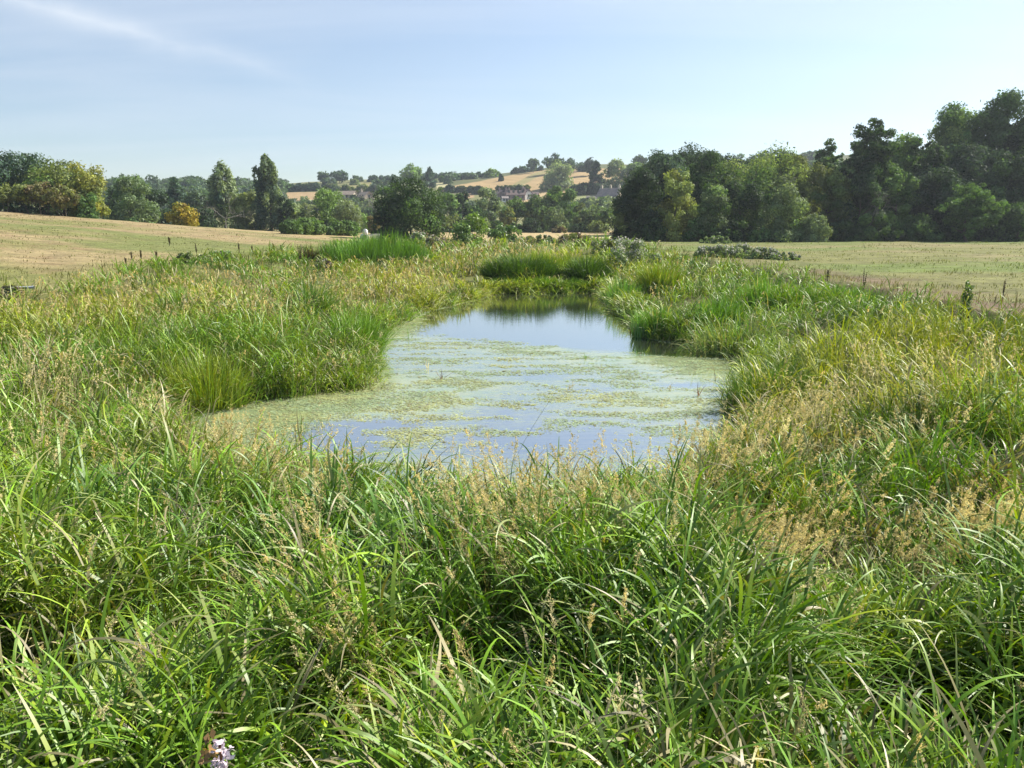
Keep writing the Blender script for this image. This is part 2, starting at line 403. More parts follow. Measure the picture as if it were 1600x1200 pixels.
def film_mask(x, y):
    px, py = pix(x, y, np.zeros_like(x))
    base = sstep(528, 545, py + (px - 820) * -0.09 + (fbm(px * .012, py * .03, 61) - .5) * 22) * 0.50
    base = np.maximum(base, sstep(690, 640, px + (py - 500) * 0.5) * 0.45 * (px < 760))
    base = base + gauss(px, py, [(430, 628, 130, 26, .55), (560, 612, 120, 22, .4), (640, 632, 110, 14, .35), (520, 690, 60, 22, -.7), (600, 665, 60, 10, -.35), (1010, 560, 160, 14, .18), (1060, 625, 130, 22, .2),
                                 (700, 600, 100, 16, .12), (880, 545, 120, 5, .25), (1090, 585, 70, 14, .15), (780, 640, 90, 20, -.15), (1100, 548, 70, 7, -.7), (1075, 602, 45, 5, -.3),
                                 (620, 520, 40, 12, .2), (660, 500, 40, 8, .15), (860, 690, 160, 26, -.3), (1120, 560, 70, 5, .3), (840, 585, 60, 9, -.15), (930, 610, 50, 8, -.12)])
    base = base + (polydist(x, y, POND) > -0.35) * 0.25
    return np.clip(base, 0, 1)
build_water()

def build_floating():
    """floating mats of algae and duckweed: many small wet fragments on the water"""
    n = 480000
    x = rng.uniform(-7, 8, n); v = rng.uniform(math.log(6.2), math.log(33), n); y = np.exp(v)
    x = x * (0.45 + y / 26)
    d = polydist(x, y, POND); f = film_mask(x, y)
    cl = fbm(x * 1.3, y * 3.2, 71, 5); cl2 = fbm(x * 0.5, y * 0.9, 75, 3)
    p = np.clip((f - 0.30) * 1.4 + (cl - 0.52) * 3.4 + (cl2 - .5) * 1.6, 0, 1) * (f > 0.15)
    edge = (d > -0.22 - 0.25 * cl) & (d < 0.3); p = np.maximum(p, edge * 0.85)
    k = (rng.random(n) < p) & (d < 0.3)
    x, y, cl, f = x[k], y[k], cl[k], f[k]; n = len(x)
    s = rng.uniform(0.004, 0.012, n) * (0.55 + y / 12) * np.where(rng.random(n) < 0.04, 1.8, 1)
    K = 5; a = rng.uniform(0, 6.28, n)[:, None] + np.arange(K)[None, :] * 2 * math.pi / K + rng.uniform(-.35, .35, (n, K))
    rr = s[:, None] * rng.uniform(0.45, 1.2, (n, K))
    st = 1.7
    vx = x[:, None] + np.cos(a) * rr * st; vy = y[:, None] + np.sin(a) * rr
    vz = np.broadcast_to((0.004 + rng.random(n) * 0.006)[:, None], (n, K)) + rng.uniform(0, .003, (n, K))
    V = np.stack([vx, vy, vz], -1).reshape(-1, 3); b = (np.arange(n) * K)[:, None]
    q = b + np.array([[0, 1, 2, 3]]); t = b + np.array([[0, 3, 4]])
    g = np.array([0.32, 0.40, 0.23]); yy = np.array([0.42, 0.45, 0.22]); br = np.array([0.24, 0.21, 0.11])
    cn = fbm(x * .6, y * 1.0, 77, 3)[:, None]
    c = g * (1 - np.clip((cn - .42) * 4, 0, 1)) + yy * np.clip((cn - .42) * 4, 0, 1)
    pick = rng.random(n)[:, None]; c = np.where(pick < 0.16, br, c) * rng.uniform(0.7, 1.2, (n, 1))
    o = mesh_obj('floating_algae', V, q, t, col=np.repeat(c, K, 0), mat=M_LEAFN)
    tag(o, 'pale green and yellow algae and duckweed floating in patches on the pond', 'pond weed', kind='stuff')
build_floating()

# ------------------------------------------------------------------ grass blades
class Blades:
    def __init__(s): s.V = []; s.Q = []; s.C = []; s.n = 0
    def add(s, V, Q, C):
        s.V.append(V.reshape(-1, 3).astype(np.float32)); s.Q.append((Q.reshape(-1, 4) + s.n).astype(np.int32)); s.C.append(C.reshape(-1, 3).astype(np.float32)); s.n += V.reshape(-1, 3).shape[0]
    def build(s, name, mat, parent=None, smooth=True):
        if not s.V: return None
        return mesh_obj(name, np.concatenate(s.V), np.concatenate(s.Q), col=np.concatenate(s.C), mat=mat, parent=parent, smooth=smooth)

def ribbons(B, P, L, W, az, tilt, bend, cb, ct, S=6, power=1.6, twist=0.8, taper=0.75, basew=0.5, kink=None):
    """N curved tapering blades; P (N,3) roots, az direction they lean to, tilt at the root, bend added to the tip"""
    n = len(L)
    if n == 0: return None
    t = (np.arange(S) + 0.5) / S
    th = tilt[:, None] + bend[:, None] * t[None, :] ** power
    if kink is not None: th = th + kink[0][:, None] * (t[None, :] > kink[1][:, None])
    dl = L[:, None] / S
    h = np.cumsum(np.concatenate([np.zeros((n, 1)), np.sin(th) * dl], 1), 1); v = np.cumsum(np.concatenate([np.zeros((n, 1)), np.cos(th) * dl], 1), 1)
    T = np.linspace(0, 1, S + 1)[None, :]
    azc = az[:, None] + rng.normal(0, .25, n)[:, None] * T
    dx, dy = np.sin(azc), np.cos(azc)
    x = P[:, 0:1] + dx * h; y = P[:, 1:2] + dy * h; z = P[:, 2:3] + v
    wv = W[:, None] * np.minimum(1, basew + (1 - basew) * T * 4) * (1 - T ** 2.2 * 0.96) ** taper
    tw = rng.uniform(-1, 1, n)[:, None] * twist + rng.normal(0, twist * 0.7, n)[:, None] * T
    thn = np.concatenate([th, th[:, -1:]], 1)
    sx, sy = np.cos(azc), -np.sin(azc)                       # horizontal perpendicular
    nx, ny, nz = -np.cos(thn) * dx, -np.cos(thn) * dy, np.sin(thn)   # ribbon normal
    cx = sx * np.cos(tw) + nx * np.sin(tw); cy = sy * np.cos(tw) + ny * np.sin(tw); cz = nz * np.sin(tw)
    hw = wv * 0.5
    A = np.stack([x - cx * hw, y - cy * hw, z - cz * hw], -1); Bv = np.stack([x + cx * hw, y + cy * hw, z + cz * hw], -1)
    V = np.stack([A, Bv], 2)                                  # n, S+1, 2, 3
    b = (np.arange(n) * (S + 1) * 2)[:, None] + (np.arange(S) * 2)[None, :]
    Q = np.stack([b, b + 1, b + 3, b + 2], -1)
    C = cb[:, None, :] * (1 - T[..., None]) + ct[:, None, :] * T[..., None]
    B.add(V, Q, np.repeat(C[:, :, None, :], 2, 2))
    return np.stack([x[:, -1], y[:, -1], z[:, -1]], -1), thn[:, -1], azc[:, -1]

def panicles(B, P, az, th, Lp, nb, ns, size, col, spread=0.35):
    """open grass seed heads: nb side branches with ns spikelets each, axis starts at P and follows az/th"""
    n = len(P)
    if n == 0: return
    ax = np.stack([np.sin(az) * np.sin(th), np.cos(az) * np.sin(th), np.cos(th)], -1)
    u = rng.random((n, nb)) ** 0.8
    root = P[:, None, :] + ax[:, None, :] * (u * Lp[:, None])[..., None]
    rd = rng.normal(0, 1, (n, nb, 3)); rd /= np.linalg.norm(rd, axis=-1, keepdims=True)
    bd = ax[:, None, :] * 0.9 + rd * rng.uniform(.3, 1.1, (n, nb, 1)); bd[..., 2] -= 0.12; bd /= np.linalg.norm(bd, axis=-1, keepdims=True)
    bl = (1.05 - u) * spread * Lp[:, None] * rng.uniform(.5, 1.2, (n, nb))
    w = rng.random((n, nb, ns))
    c = root[:, :, None, :] + bd[:, :, None, :] * (bl[..., None] * (0.3 + 0.7 * w))[..., None] + rng.normal(0, 0.006, (n, nb, ns, 3)) * (Lp[:, None, None, None] / 0.25)
    sd = bd[:, :, None, :] + rng.normal(0, .45, (n, nb, ns, 3)); sd /= np.linalg.norm(sd, axis=-1, keepdims=True)
    q = np.cross(sd, rng.normal(0, 1, (n, nb, ns, 3))); q /= np.linalg.norm(q, axis=-1, keepdims=True) + 1e-9
    s = (size[:, None, None] * rng.uniform(.6, 1.3, (n, nb, ns)))[..., None]
    V = np.stack([c - sd * s, c - q * s * 0.32, c + sd * s, c + q * s * 0.32], -2)
    m = n * nb * ns; Q = (np.arange(m) * 4)[:, None] + np.arange(4)[None, :]
    C = np.broadcast_to(col[:, None, None, None, :] * rng.uniform(.7, 1.25, (n, nb, ns, 1, 1)), (n, nb, ns, 4, 3))
    B.add(V, Q, np.ascontiguousarray(C))
    # branch threads
    q2 = np.cross(bd, rng.normal(0, 1, (n, nb, 3))); q2 /= np.linalg.norm(q2, axis=-1, keepdims=True) + 1e-9
    s2 = (size[:, None] * 0.10)[..., None]; e = root + bd * bl[..., None]
    V = np.stack([root - q2 * s2, root + q2 * s2, e + q2 * s2 * .5, e - q2 * s2 * .5], -2)
    m = n * nb; Q = (np.arange(m) * 4)[:, None] + np.arange(4)[None, :]
    B.add(V, Q, np.ascontiguousarray(np.broadcast_to(col[:, None, None, :] * 0.8, (n, nb, 4, 3))))

GREEN = np.array([0.125, 0.245, 0.014]); DEEP = np.array([0.035, 0.09, 0.010]); YEL = np.array([0.34, 0.37, 0.025]); BLUEG = np.array([0.105, 0.235, 0.050])
STRAW = np.array([0.78, 0.68, 0.38]); GOLD = np.array([0.78, 0.63, 0.29]); PALE = np.array([0.5, 0.46, 0.22]); RUST = np.array([0.25, 0.11, 0.04])

# plots of the vegetation (photograph pixel ellipses projected on the land): seed heads, yellowness, height, gaps
P_STRAW = [(830, 815, 90, 60, .8), (890, 840, 50, 60, .5), (980, 830, 50, 25, .5), (1190, 735, 85, 36, 2.2), (1300, 690, 60, 14, .6), (1400, 615, 130, 26, 1.6), (1240, 620, 80, 40, .6),
           (1560, 735, 80, 25, 1.2), (1230, 860, 120, 60, .6), (350, 575, 60, 30, 1.0), (380, 650, 60, 40, .9), (330, 440, 300, 30, .95), (100, 450, 200, 34, .8), (480, 425, 140, 18, 1.1), (640, 415, 90, 16, .9), (240, 590, 160, 50, .3),
           (230, 650, 120, 50, .4), (60, 620, 70, 60, .6), (640, 440, 90, 30, .6), (600, 400, 60, 10, .4), (770, 384, 100, 14, 1.8), (560, 500, 90, 40, .4), (80, 790, 80, 50, .35), (330, 890, 60, 40, .35),
           (470, 860, 60, 30, .4), (600, 950, 90, 60, .35), (1100, 700, 80, 50, .7), (1040, 690, 60, 20, .15), (1050, 400, 50, 20, .3), (1180, 590, 60, 20, .8), (1420, 780, 100, 50, .5),
           (1000, 420, 40, 30, .7), (700, 400, 70, 20, .6), (940, 650, 120, 20, .1), (1500, 560, 200, 20, .3), (450, 690, 70, 30, 1.0), (1350, 980, 60, 30, .3), (1130, 580, 40, 10, .7)]
P_YEL = [(1450, 530, 200, 40, .5), (620, 430, 150, 30, .4), (110, 480, 200, 30, .7), (480, 570, 80, 30, .3), (1400, 570, 220, 60, .9), (1250, 600, 110, 50, .5), (340, 690, 40, 50, .6), (1200, 520, 150, 30, .25), (1060, 900, 200, 90, .35), (700, 430, 160, 30, .4),
         (180, 1020, 160, 120, .45), (1430, 880, 180, 70, .5), (900, 400, 150, 20, .7), (100, 930, 120, 40, .4), (360, 450, 250, 20, .5), (680, 1120, 150, 70, .35), (850, 440, 120, 14, .3)]
P_LOW = [(370, 700, 70, 26, -.3), (1400, 720, 110, 28, -.30), (1260, 770, 90, 24, -.5), (300, 640, 40, 20, -.3), (900, 1010, 130, 40, -.45), (1250, 1090, 170, 45, -.5), (1480, 1020, 110, 60, -.5), (1330, 970, 60, 24, -.4), (620, 1010, 60, 30, -.4), (420, 1080, 60, 30, -.35), (130, 840, 60, 18, -.4), (700, 930, 90, 30, -.35), (180, 810, 110, 30, -.25), (330, 1000, 70, 50, -.25), (1130, 830, 40, 40, -.2),
         (420, 960, 100, 30, -.25), (360, 540, 60, 16, -.3), (500, 480, 40, 10, -.2), (1200, 650, 40, 20, -.25), (560, 1040, 80, 30, -.3), (1530, 1100, 120, 70, -.3)]
P_COOL = [(300, 510, 110, 40, .5), (130, 540, 70, 40, .5), (560, 440, 60, 20, .4), (480, 480, 130, 40, .4), (1060, 450, 60, 20, .5), (650, 820, 260, 60, .8), (300, 770, 220, 50, .6), (150, 900, 160, 60, .6), (1450, 830, 150, 40, .4), (1150, 530, 110, 40, .9), (1060, 490, 60, 50, .6), (1000, 1000, 300, 100, .4)]

P_THATCH = [(320, 1060, 130, 120, .8), (1240, 860, 90, 50, .6), (1570, 760, 60, 30, .6), (660, 1120, 60, 60, .35), (80, 620, 60, 40, .5), (380, 620, 60, 40, .5)]

def veg(x, y, hh=0.8):
    z = land(x, y); px, py = pix(x, y, z + hh)
    d = polydist(x, y, POND)
    nl = fbm(x * 0.45, y * 0.45, 81); n2 = fbm(x * 1.3, y * 1.3, 82)
    st = gauss(px, py, P_STRAW) * (.45 + 1.1 * sstep(.35, .6, n2)) + (n2 - 0.60) * .9; ye = gauss(px, py, P_YEL) + (nl - .5) * 1.4
    low = gauss(px, py, P_LOW); cool = gauss(px, py, P_COOL)
    h = (0.86 + 0.45 * (nl - .5) * 2 + 2.3 * (fbm(x * 1.15, y * 1.15, 84, 2) - .5)) * (1 + low * 1.5)
    h = np.minimum(h, 1.12 - .22 * sstep(4.2, 5.4, y) * sstep(8.5, 7, y) - .35 * sstep(4.0, 1.5, y)) * (0.62 + 0.38 * sstep(30, 7, y)) * (0.6 + 0.4 * sstep(-0.1, 0.9, d))
    inch = (1 - sstep(11.6, 13.2, x)) * (1 - sstep(13.5, 19.5, -x)) * (1 - sstep(72, 92, y))
    return z, px, py, d, np.clip(st, 0, 1.2), np.clip(ye, 0, 1), np.clip(h, 0.2, 1.5), np.clip(cool, 0, 1), inch

def low_n(x, y): return fbm(x * 3.1, y * 3.1, 123, 2)

def wash(n, ye, cool, deep=0.3):
    k = np.clip(ye + rng.normal(0, .18, n), 0, 1)[:, None]; c = GREEN * (1 - k) + YEL * k
    k = np.clip(cool + rng.normal(0, .2, n) - .1, 0, 1)[:, None] * .8; c = c * (1 - k) + BLUEG * k
    k = (rng.random(n)[:, None] < deep) * .6; c = c * (1 - k) + DEEP * k
    return c * rng.uniform(.7, 1.3, (n, 1))

def lean_dir(x, y):
    return (fbm(x * 0.32, y * 0.32, 91, 2) - 0.5) * 9.0 + 0.9

def grass_field(name, label, y0, y1, ntuft, per, S, minpx, side=None, u0=-0.86, u1=0.86, nfringe=0, wide=1.0, tight=1.0, cul=7, nleaf=5):
    B = Blades(); BP = Blades()
    u = rng.uniform(u0, u1, ntuft); yy = np.exp(rng.uniform(math.log(y0), math.log(y1), ntuft)); xx = u * yy * (1 if y0 > 4 else 1.15)
    if nfringe:                     # tufts rooted along the water's edge
        e = rng.integers(0, len(POND), nfringe); t = rng.random(nfringe); PA = np.array(POND); PB = np.roll(PA, -1, 0)
        Lx = np.hypot(*(PB - PA).T); e = rng.choice(len(POND), nfringe, p=Lx / Lx.sum())
        q = PA[e] + (PB[e] - PA[e]) * t[:, None] + rng.normal(0, .22, (nfringe, 2)); q = q[(q[:, 1] > y0) & (q[:, 1] < y1)]
        xx = np.concatenate([xx, q[:, 0]]); yy = np.concatenate([yy, q[:, 1]]); ntuft = len(xx)
    z, px, py, d, st, ye, h, cool, inch = veg(xx, yy)
    dens = sstep(.45, .56, fbm(xx * 1.4, yy * 1.4, 95, 3)) * (y0 < 5) + sstep(.39, .56, fbm(xx * 1.0, yy * 1.0, 95, 3)) * (y0 >= 5)
    if nfringe: dens = np.where(np.arange(len(xx)) >= len(xx) - len(q), 1, dens)
    dens = np.maximum(dens, (low_n(xx, yy) > .72) * .5)
    keep = (d > -0.12) & (rng.random(ntuft) < inch) & (rng.random(ntuft) < (0.06 + dens) * (1 - .75 * sstep(-.12, -.32, gauss(px, py, P_LOW))))
    if side is not None: keep &= side(xx, yy)
    xx, yy, st, ye, h, cool = [a[keep] for a in (xx, yy, st, ye, h, cool)]; nt = len(xx)
    per_n = rng.integers(int(per * .5), int(per * 1.5), nt); idx = np.repeat(np.arange(nt), per_n); n = len(idx)
    cl = rng.uniform(.07, .2, nt)[idx] * (0.8 + yy[idx] / 30) * tight
    x = xx[idx] + rng.normal(0, 1, n) * cl; y = yy[idx] + rng.normal(0, 1, n) * cl
    dd = polydist(x, y, POND) if y0 < 40 else np.full(n, 9.0)
    k = (dd > -0.25 - rng.random(n) * 0.3) & (y > 0.55); idx, x, y = idx[k], x[k], y[k]; n = len(idx)
    z = land(x, y)
    typ = rng.random(nt)                     # tufts differ: stiff, arching, lodged
    ld = lean_dir(xx, yy) + rng.normal(0, .5, nt); lodge = np.clip((fbm(xx * .8, yy * .8, 99) - .48) * 4.0, 0, 1) * rng.uniform(.4, 1, nt)
    qx, qy = pix(xx, yy, .8); thatch = np.clip(gauss(qx, qy, P_THATCH) + (fbm(xx * .9, yy * .9, 133) - .62) * 3, 0, 1)
    tc = wash(nt, ye, cool, 0.3); tw_ = (0.75 + .5 * rng.random(nt))
    def tint(idx, n, k=.22):
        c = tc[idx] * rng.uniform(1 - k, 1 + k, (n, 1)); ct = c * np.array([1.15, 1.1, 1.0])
        dry = rng.random(n) < 0.05 + 0.24 * np.clip(st[idx], 0, 1) + .5 * thatch[idx]; dc = np.where(rng.random((n, 1)) < .5, STRAW, PALE) * rng.uniform(.25, .68, (n, 1))
        c = np.where(dry[:, None], dc * .8, c); ct = np.where(dry[:, None], dc, ct)
        tip = rng.random(n) < 0.16; return c, np.where(tip[:, None], ct * .5 + STRAW * .35, ct)
    # long basal blades
    L = h[idx] * rng.uniform(.5, 1.05, n) * (0.9 + 0.3 * typ[idx])
    out_ = np.arctan2(x - xx[idx], y - yy[idx]) + rng.normal(0, .5, n)
    az = np.where(rng.random(n) < 0.35 + 0.5 * lodge[idx], ld[idx] + rng.normal(0, .4, n), out_)
    tilt = np.abs(rng.normal(.12, .16, n)) + lodge[idx] * .85
    bend = rng.gamma(2.2, .42, n) * (0.45 + 1.25 * typ[idx]) + lodge[idx] * .4
    W = rng.uniform(.007, .017, n) * tw_[idx] * wide; dist = np.hypot(x, y); W = np.maximum(W, dist * minpx / 755.0)
    cb, ct = tint(idx, n)
    kink = (np.where(rng.random(n) < .12, rng.uniform(.5, 1.4, n), 0), rng.uniform(.3, .8, n))
    P = np.stack([x, y, z - 0.02], 1)
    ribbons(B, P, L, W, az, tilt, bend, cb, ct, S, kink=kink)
    # leafy culms: each stem carries arching leaves up its length
    ncul = rng.integers(max(2, int(cul * .5)), int(cul * 1.5) + 1, nt); ci = np.repeat(np.arange(nt), ncul); m = len(ci)
    cx = xx[ci] + rng.normal(0, 1, m) * .13 * (1 + yy[ci] / 30); cy = yy[ci] + rng.normal(0, 1, m) * .13 * (1 + yy[ci] / 30)
    dd = polydist(cx, cy, POND) if y0 < 40 else np.full(m, 9.0); k = (dd > -0.3) & (cy > .6); ci, cx, cy = ci[k], cx[k], cy[k]; m = len(ci)
    CP = np.stack([cx, cy, land(cx, cy) - .02], 1); CL = h[ci] * rng.uniform(.55, 1.0, m)
    caz = np.where(rng.random(m) < .4 + .5 * lodge[ci], ld[ci] + rng.normal(0, .35, m), rng.uniform(0, 6.28, m)); ctl = np.abs(rng.normal(.08, .12, m)) + lodge[ci] * .7; cbd = rng.uniform(0, .55, m)
    cc, cct = tint(ci, m, .15); cd = np.hypot(cx, cy)
    ribbons(B, CP, CL, np.maximum(.005, cd * minpx * .6 / 755), caz, ctl, cbd, cc, cct, 4, 1.0, .2, .3, 1)
    li = np.repeat(np.arange(m), nleaf); q = len(li); t = np.tile(np.linspace(.28, .98, nleaf), m) + rng.uniform(-.08, .05, q); t = np.clip(t, .15, 1)
    g = (np.arange(6) + .5) / 6; th = ctl[li][:, None] + cbd[li][:, None] * (g[None, :] * t[:, None]); seg = (CL[li] * t / 6)[:, None]
    hh_ = (np.sin(th) * seg).sum(1); vv = (np.cos(th) * seg).sum(1)
    LP = CP[li] + np.stack([np.sin(caz[li]) * hh_, np.cos(caz[li]) * hh_, vv], 1)
    laz = np.where(rng.random(q) < .45, caz[li] + rng.normal(0, .7, q), rng.uniform(0, 6.28, q)); LL = rng.uniform(.22, .52, q) * (.75 + .35 * h[ci][li]) * (1 + cd[li] / 60)
    lw = rng.uniform(.009, .019, q) * tw_[ci][li] * wide; lw = np.maximum(lw, cd[li] * minpx * 1.1 / 755)
    lc, lct = tint(ci[li], q)
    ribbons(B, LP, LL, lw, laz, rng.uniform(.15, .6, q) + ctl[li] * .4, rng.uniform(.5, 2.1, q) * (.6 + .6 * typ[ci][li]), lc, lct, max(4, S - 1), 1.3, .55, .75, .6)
    o = B.build(name, M_BLADE); tag(o, label, 'grass', kind='stuff')
    return o

def seed_field(name, label, y0, y1, nc, S, minpx, nb, ns, u0=-0.86, u1=0.86):
    B = Blades()
    u = rng.uniform(u0, u1, nc); y = np.exp(rng.uniform(math.log(y0), math.log(y1), nc)); x = u * y
    z, px, py, d, st, ye, h, cool, inch = veg(x, y, 0.95)
    k = (rng.random(nc) < np.clip((st - .08) * 1.1, 0.015, 1)) & (d > -0.1) & (rng.random(nc) < inch)
    x, y, z, st, h = x[k], y[k], z[k], st[k], h[k]; n = len(x)
    L = np.clip(h * rng.uniform(1.0, 1.35, n), .5, 1.5) * (0.8 + .2 * sstep(25, 8, y)); dist = np.hypot(x, y)
    az = lean_dir(x, y) + rng.normal(0, .7, n)
    # heads lean the same way in a patch
    col = np.where(rng.random((n, 1)) < .35 + .3 * vn(x * .4, y * .4, 5)[:, None], GOLD, STRAW) * rng.uniform(.65, 1.15, (n, 1))
    W = np.maximum(.0022, dist * minpx * .45 / 755)
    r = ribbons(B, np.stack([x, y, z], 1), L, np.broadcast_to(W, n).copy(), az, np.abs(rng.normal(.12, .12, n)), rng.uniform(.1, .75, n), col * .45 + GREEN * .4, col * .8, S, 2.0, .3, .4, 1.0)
    tip, th, az2 = r
    size = np.maximum(.0070, dist * minpx / 755)
    Lp = rng.uniform(.14, .30, n)
    ax = np.stack([np.sin(az2) * np.sin(th), np.cos(az2) * np.sin(th), np.cos(th)], -1)
    panicles(B, tip - ax * (Lp * .6)[:, None], az2, th, Lp, nb, ns, np.broadcast_to(size, n).copy(), col)
    o = B.build(name, M_STRAW); tag(o, label, 'grass', kind='stuff')

grass_field('foreground_grass', 'long arching green grass filling the foreground on the near bank', 1.0, 7.4, 3900, 13, 9, 0.6, nfringe=700, wide=1.12, cul=10, nleaf=5)
LEFTS = lambda x, y: x < 0.02 * y
grass_field('left_bank_grass', 'tall tussocky green and yellow grass on the bank left of the pond', 7.0, 90, 7200, 16, 5, 0.75, lambda x, y: x < 0, nfringe=1300, cul=7, nleaf=4, wide=1.2)
grass_field('right_bank_grass', 'tall yellow-green grass on the bank right of the pond', 7.0, 90, 6800, 16, 5, 0.75, lambda x, y: x >= 0, nfringe=1300, cul=7, nleaf=4, wide=1.2)
seed_field('foreground_seed_heads', 'loose straw coloured grass seed heads standing over the foreground grass', 1.8, 7.5, 11000, 6, .95, 16, 7)
seed_field('distant_seed_heads', 'dry golden grass seed heads on the banks beyond and beside the pond', 7.5, 85, 26000, 4, .8, 7, 5)

def turf():
    """short grazed turf and tufts on the two meadows"""
    B = Blades(); n = 90000
    u = rng.uniform(-.9, .9, n); y = np.exp(rng.uniform(math.log(16), math.log(100), n)); x = u * y
    k = ((x > 12.6) | (x < -14)) & (rng.random(n) < np.clip((fbm(x * .5, y * .5, 65) - .3) * 2.2, 0.05, 1))
    x, y = x[k], y[k]; n = len(x); z = land(x, y); c = land_colour(x, y, z)
    big = fbm(x * .6, y * .6, 67) > .56
    edge = ((x > 0) & (x < 14.2)) | ((x < 0) & (x > -21))
    L = rng.uniform(.03, .07, n) * np.where(big, 2.6, 1) * np.where(edge, 3.2, 1); dist = np.hypot(x, y)
    W = np.maximum(.01, dist * .75 / 755)
    gk = np.clip(fbm(x * .2, y * .4, 68)[:, None] * 2.4 - .85, 0, 1)
    c = c * (1 - gk * .6) + np.array([.16, .22, .045]) * gk * .6; c = c * rng.uniform(.7, 1.3, (n, 1)) * np.where(big, .75, 1)[:, None]
    ribbons(B, np.stack([x, y, z - .01], 1), L, W, rng.uniform(0, 6.28, n), rng.uniform(0, .6, n), rng.uniform(.1, .9, n), c * 1.2, c * 1.5, 2)
    o = B.build('meadow_turf', M_STRAW); tag(o, 'short dry grazed turf covering the meadows either side of the channel', 'turf', kind='stuff')
turf()

# ------------------------------------------------------------------ reeds, irises and tussocks
def clump(name, label, cx, cy, rx, ry, n, L0, L1, W, cols, lean=.12, bend=.35, S=5, cat='reeds', kind=None, group=None, stiff=False, mat=None, brown=0.0, dome=0.35):
    root = None
    B = Blades()
    a = rng.uniform(0, 6.28, n); r = np.sqrt(rng.random(n)); x = cx + np.cos(a) * r * rx; y = cy + np.sin(a) * r * ry
    z = np.maximum(land(x, y), -.05)
    L = rng.uniform(L0 * .72, L1, n) * (1 - dome * r * r) * (.72 + .56 * vn(x * 1.7, y * 1.7, 301)) * (.8 + .4 * vn(x * .6, y * .6, 303))
    az = a2 = np.arctan2(np.cos(a), np.sin(a)) + rng.normal(0, .7, n)
    k = rng.random((n, 1)); c = cols[0] * (1 - k) + cols[1] * k; c = c * rng.uniform(.65, 1.25, (n, 1))
    if brown:
        b = rng.random((n, 1)) < brown; c = np.where(b, STRAW * rng.uniform(.4, .9, (n, 1)), c)
    dist = math.hypot(cx, cy); Wv = np.maximum(rng.uniform(.7, 1.3, n) * W, dist * .6 / 755)
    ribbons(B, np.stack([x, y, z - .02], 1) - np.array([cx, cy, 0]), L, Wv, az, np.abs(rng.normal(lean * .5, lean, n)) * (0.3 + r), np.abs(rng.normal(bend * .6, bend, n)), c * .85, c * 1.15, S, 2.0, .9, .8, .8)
    o = B.build(name, mat or M_BLADE); o.location = (cx, cy, 0)
    tag(o, label, cat, group=group, kind=kind); return o

gx, gy = on_z(812, 452, 0.05)
clump('reed_clump', 'rounded dark green reed clump at the far end of the pond, left one', gx + .1, gy + .75, 1.75, .9, 5200, .9, 1.7, .018, (DEEP * .6, GREEN * .8), .3, 1.0, cat='reed clump', group='reed clumps at the far end of the pond')
gx, gy = on_z(920, 452, 0.05)
clump('reed_clump', 'smaller rounded reed clump at the far end of the pond beside the right bank', gx, gy + .65, .95, .75, 2800, .9, 1.65, .018, (DEEP * .6, GREEN * .85), .3, 1.0, cat='reed clump', group='reed clumps at the far end of the pond')
gx, gy = on_z(860, 454, 0.02)
clump('waterside_sedge', 'bright green sedge fringe in front of the far reed clumps at the water edge', gx, gy - .25, 3.0, .4, 3000, .3, .6, .012, (GREEN * .8, GREEN * 1.1), .12, .4, cat='sedge', kind='stuff', dome=.1)
gx, gy, _ = G(870, 428)
clump('waterside_sedge', 'yellow green sedge between and behind the far reed clumps', gx, gy + 3, 3.6, 2.2, 3600, .7, 1.3, .014, (GREEN, YEL * .8), .2, .5, cat='sedge', kind='stuff')
x0, y0, _ = G(575, 418)
clump('cattail_bed', 'tall upright blue-green cattail bed behind the left bank grass', x0, y0 + 3, 3.7, 2.6, 5200, 1.2, 2.35, .022, (BLUEG * .85, GREEN * 1.1), .12, .3, cat='cattails', kind='stuff', dome=.45)
x0, y0, _ = G(485, 418)
clump('dark_rush_clump', 'small dark clump of dead brown dock and rushes at the left end of the cattails', x0, y0 + 2, .9, .7, 420, .8, 1.6, .016, (DEEP * .7, RUST * .4), .12, .2, cat='rushes')
# irises and bur-reed on the right bank
k = 0
for (px, py, rx, ry, n, lab) in [(1035, 524, .75, .45, 800, 'upright sword-leaved iris clump standing at the right water edge'),
                                 (1120, 525, .9, .5, 800, 'second iris clump from the water, right of the upright clump at the edge'),
                                 (975, 478, .6, .45, 420, 'low dark sedge tussock at the far right corner of the water'),
                                 (1220, 500, 1.3, .6, 900, 'broad bank of iris leaves below the right meadow bank'),
                                 (1320, 500, 1.3, .6, 800, 'rightmost bank of iris leaves below the right meadow bank')]:
    x0, y0 = on_z(px, py, 0.1)
    clump('iris_clump', lab, x0, y0 + ry, rx, ry, n, .75, 1.2, .024, (BLUEG * 1.1, GREEN * 1.15), .16, .35, S=6, cat='iris', brown=.03, group='iris and sedge clumps along the right bank')
x0, y0 = on_z(1150, 548, 0.1)
clump('drooping_reed_clump', 'silvery drooping reed leaves bent over the water at the right bank', x0, y0 + .3, 1.0, .5, 620, .8, 1.3, .02, (BLUEG * 1.2, PALE * .7), .5, 1.3, S=7, cat='reeds')
x0, y0, _ = G(1035, 462)
clump('tall_sedge_tussock', 'rounded bright green sedge tussock with a brown side beside the right bank', x0, y0 + .6, .85, .7, 1300, 1.0, 1.7, .016, (GREEN * 1.1, YEL * .7), .2, .6, cat='tussock', brown=.08)
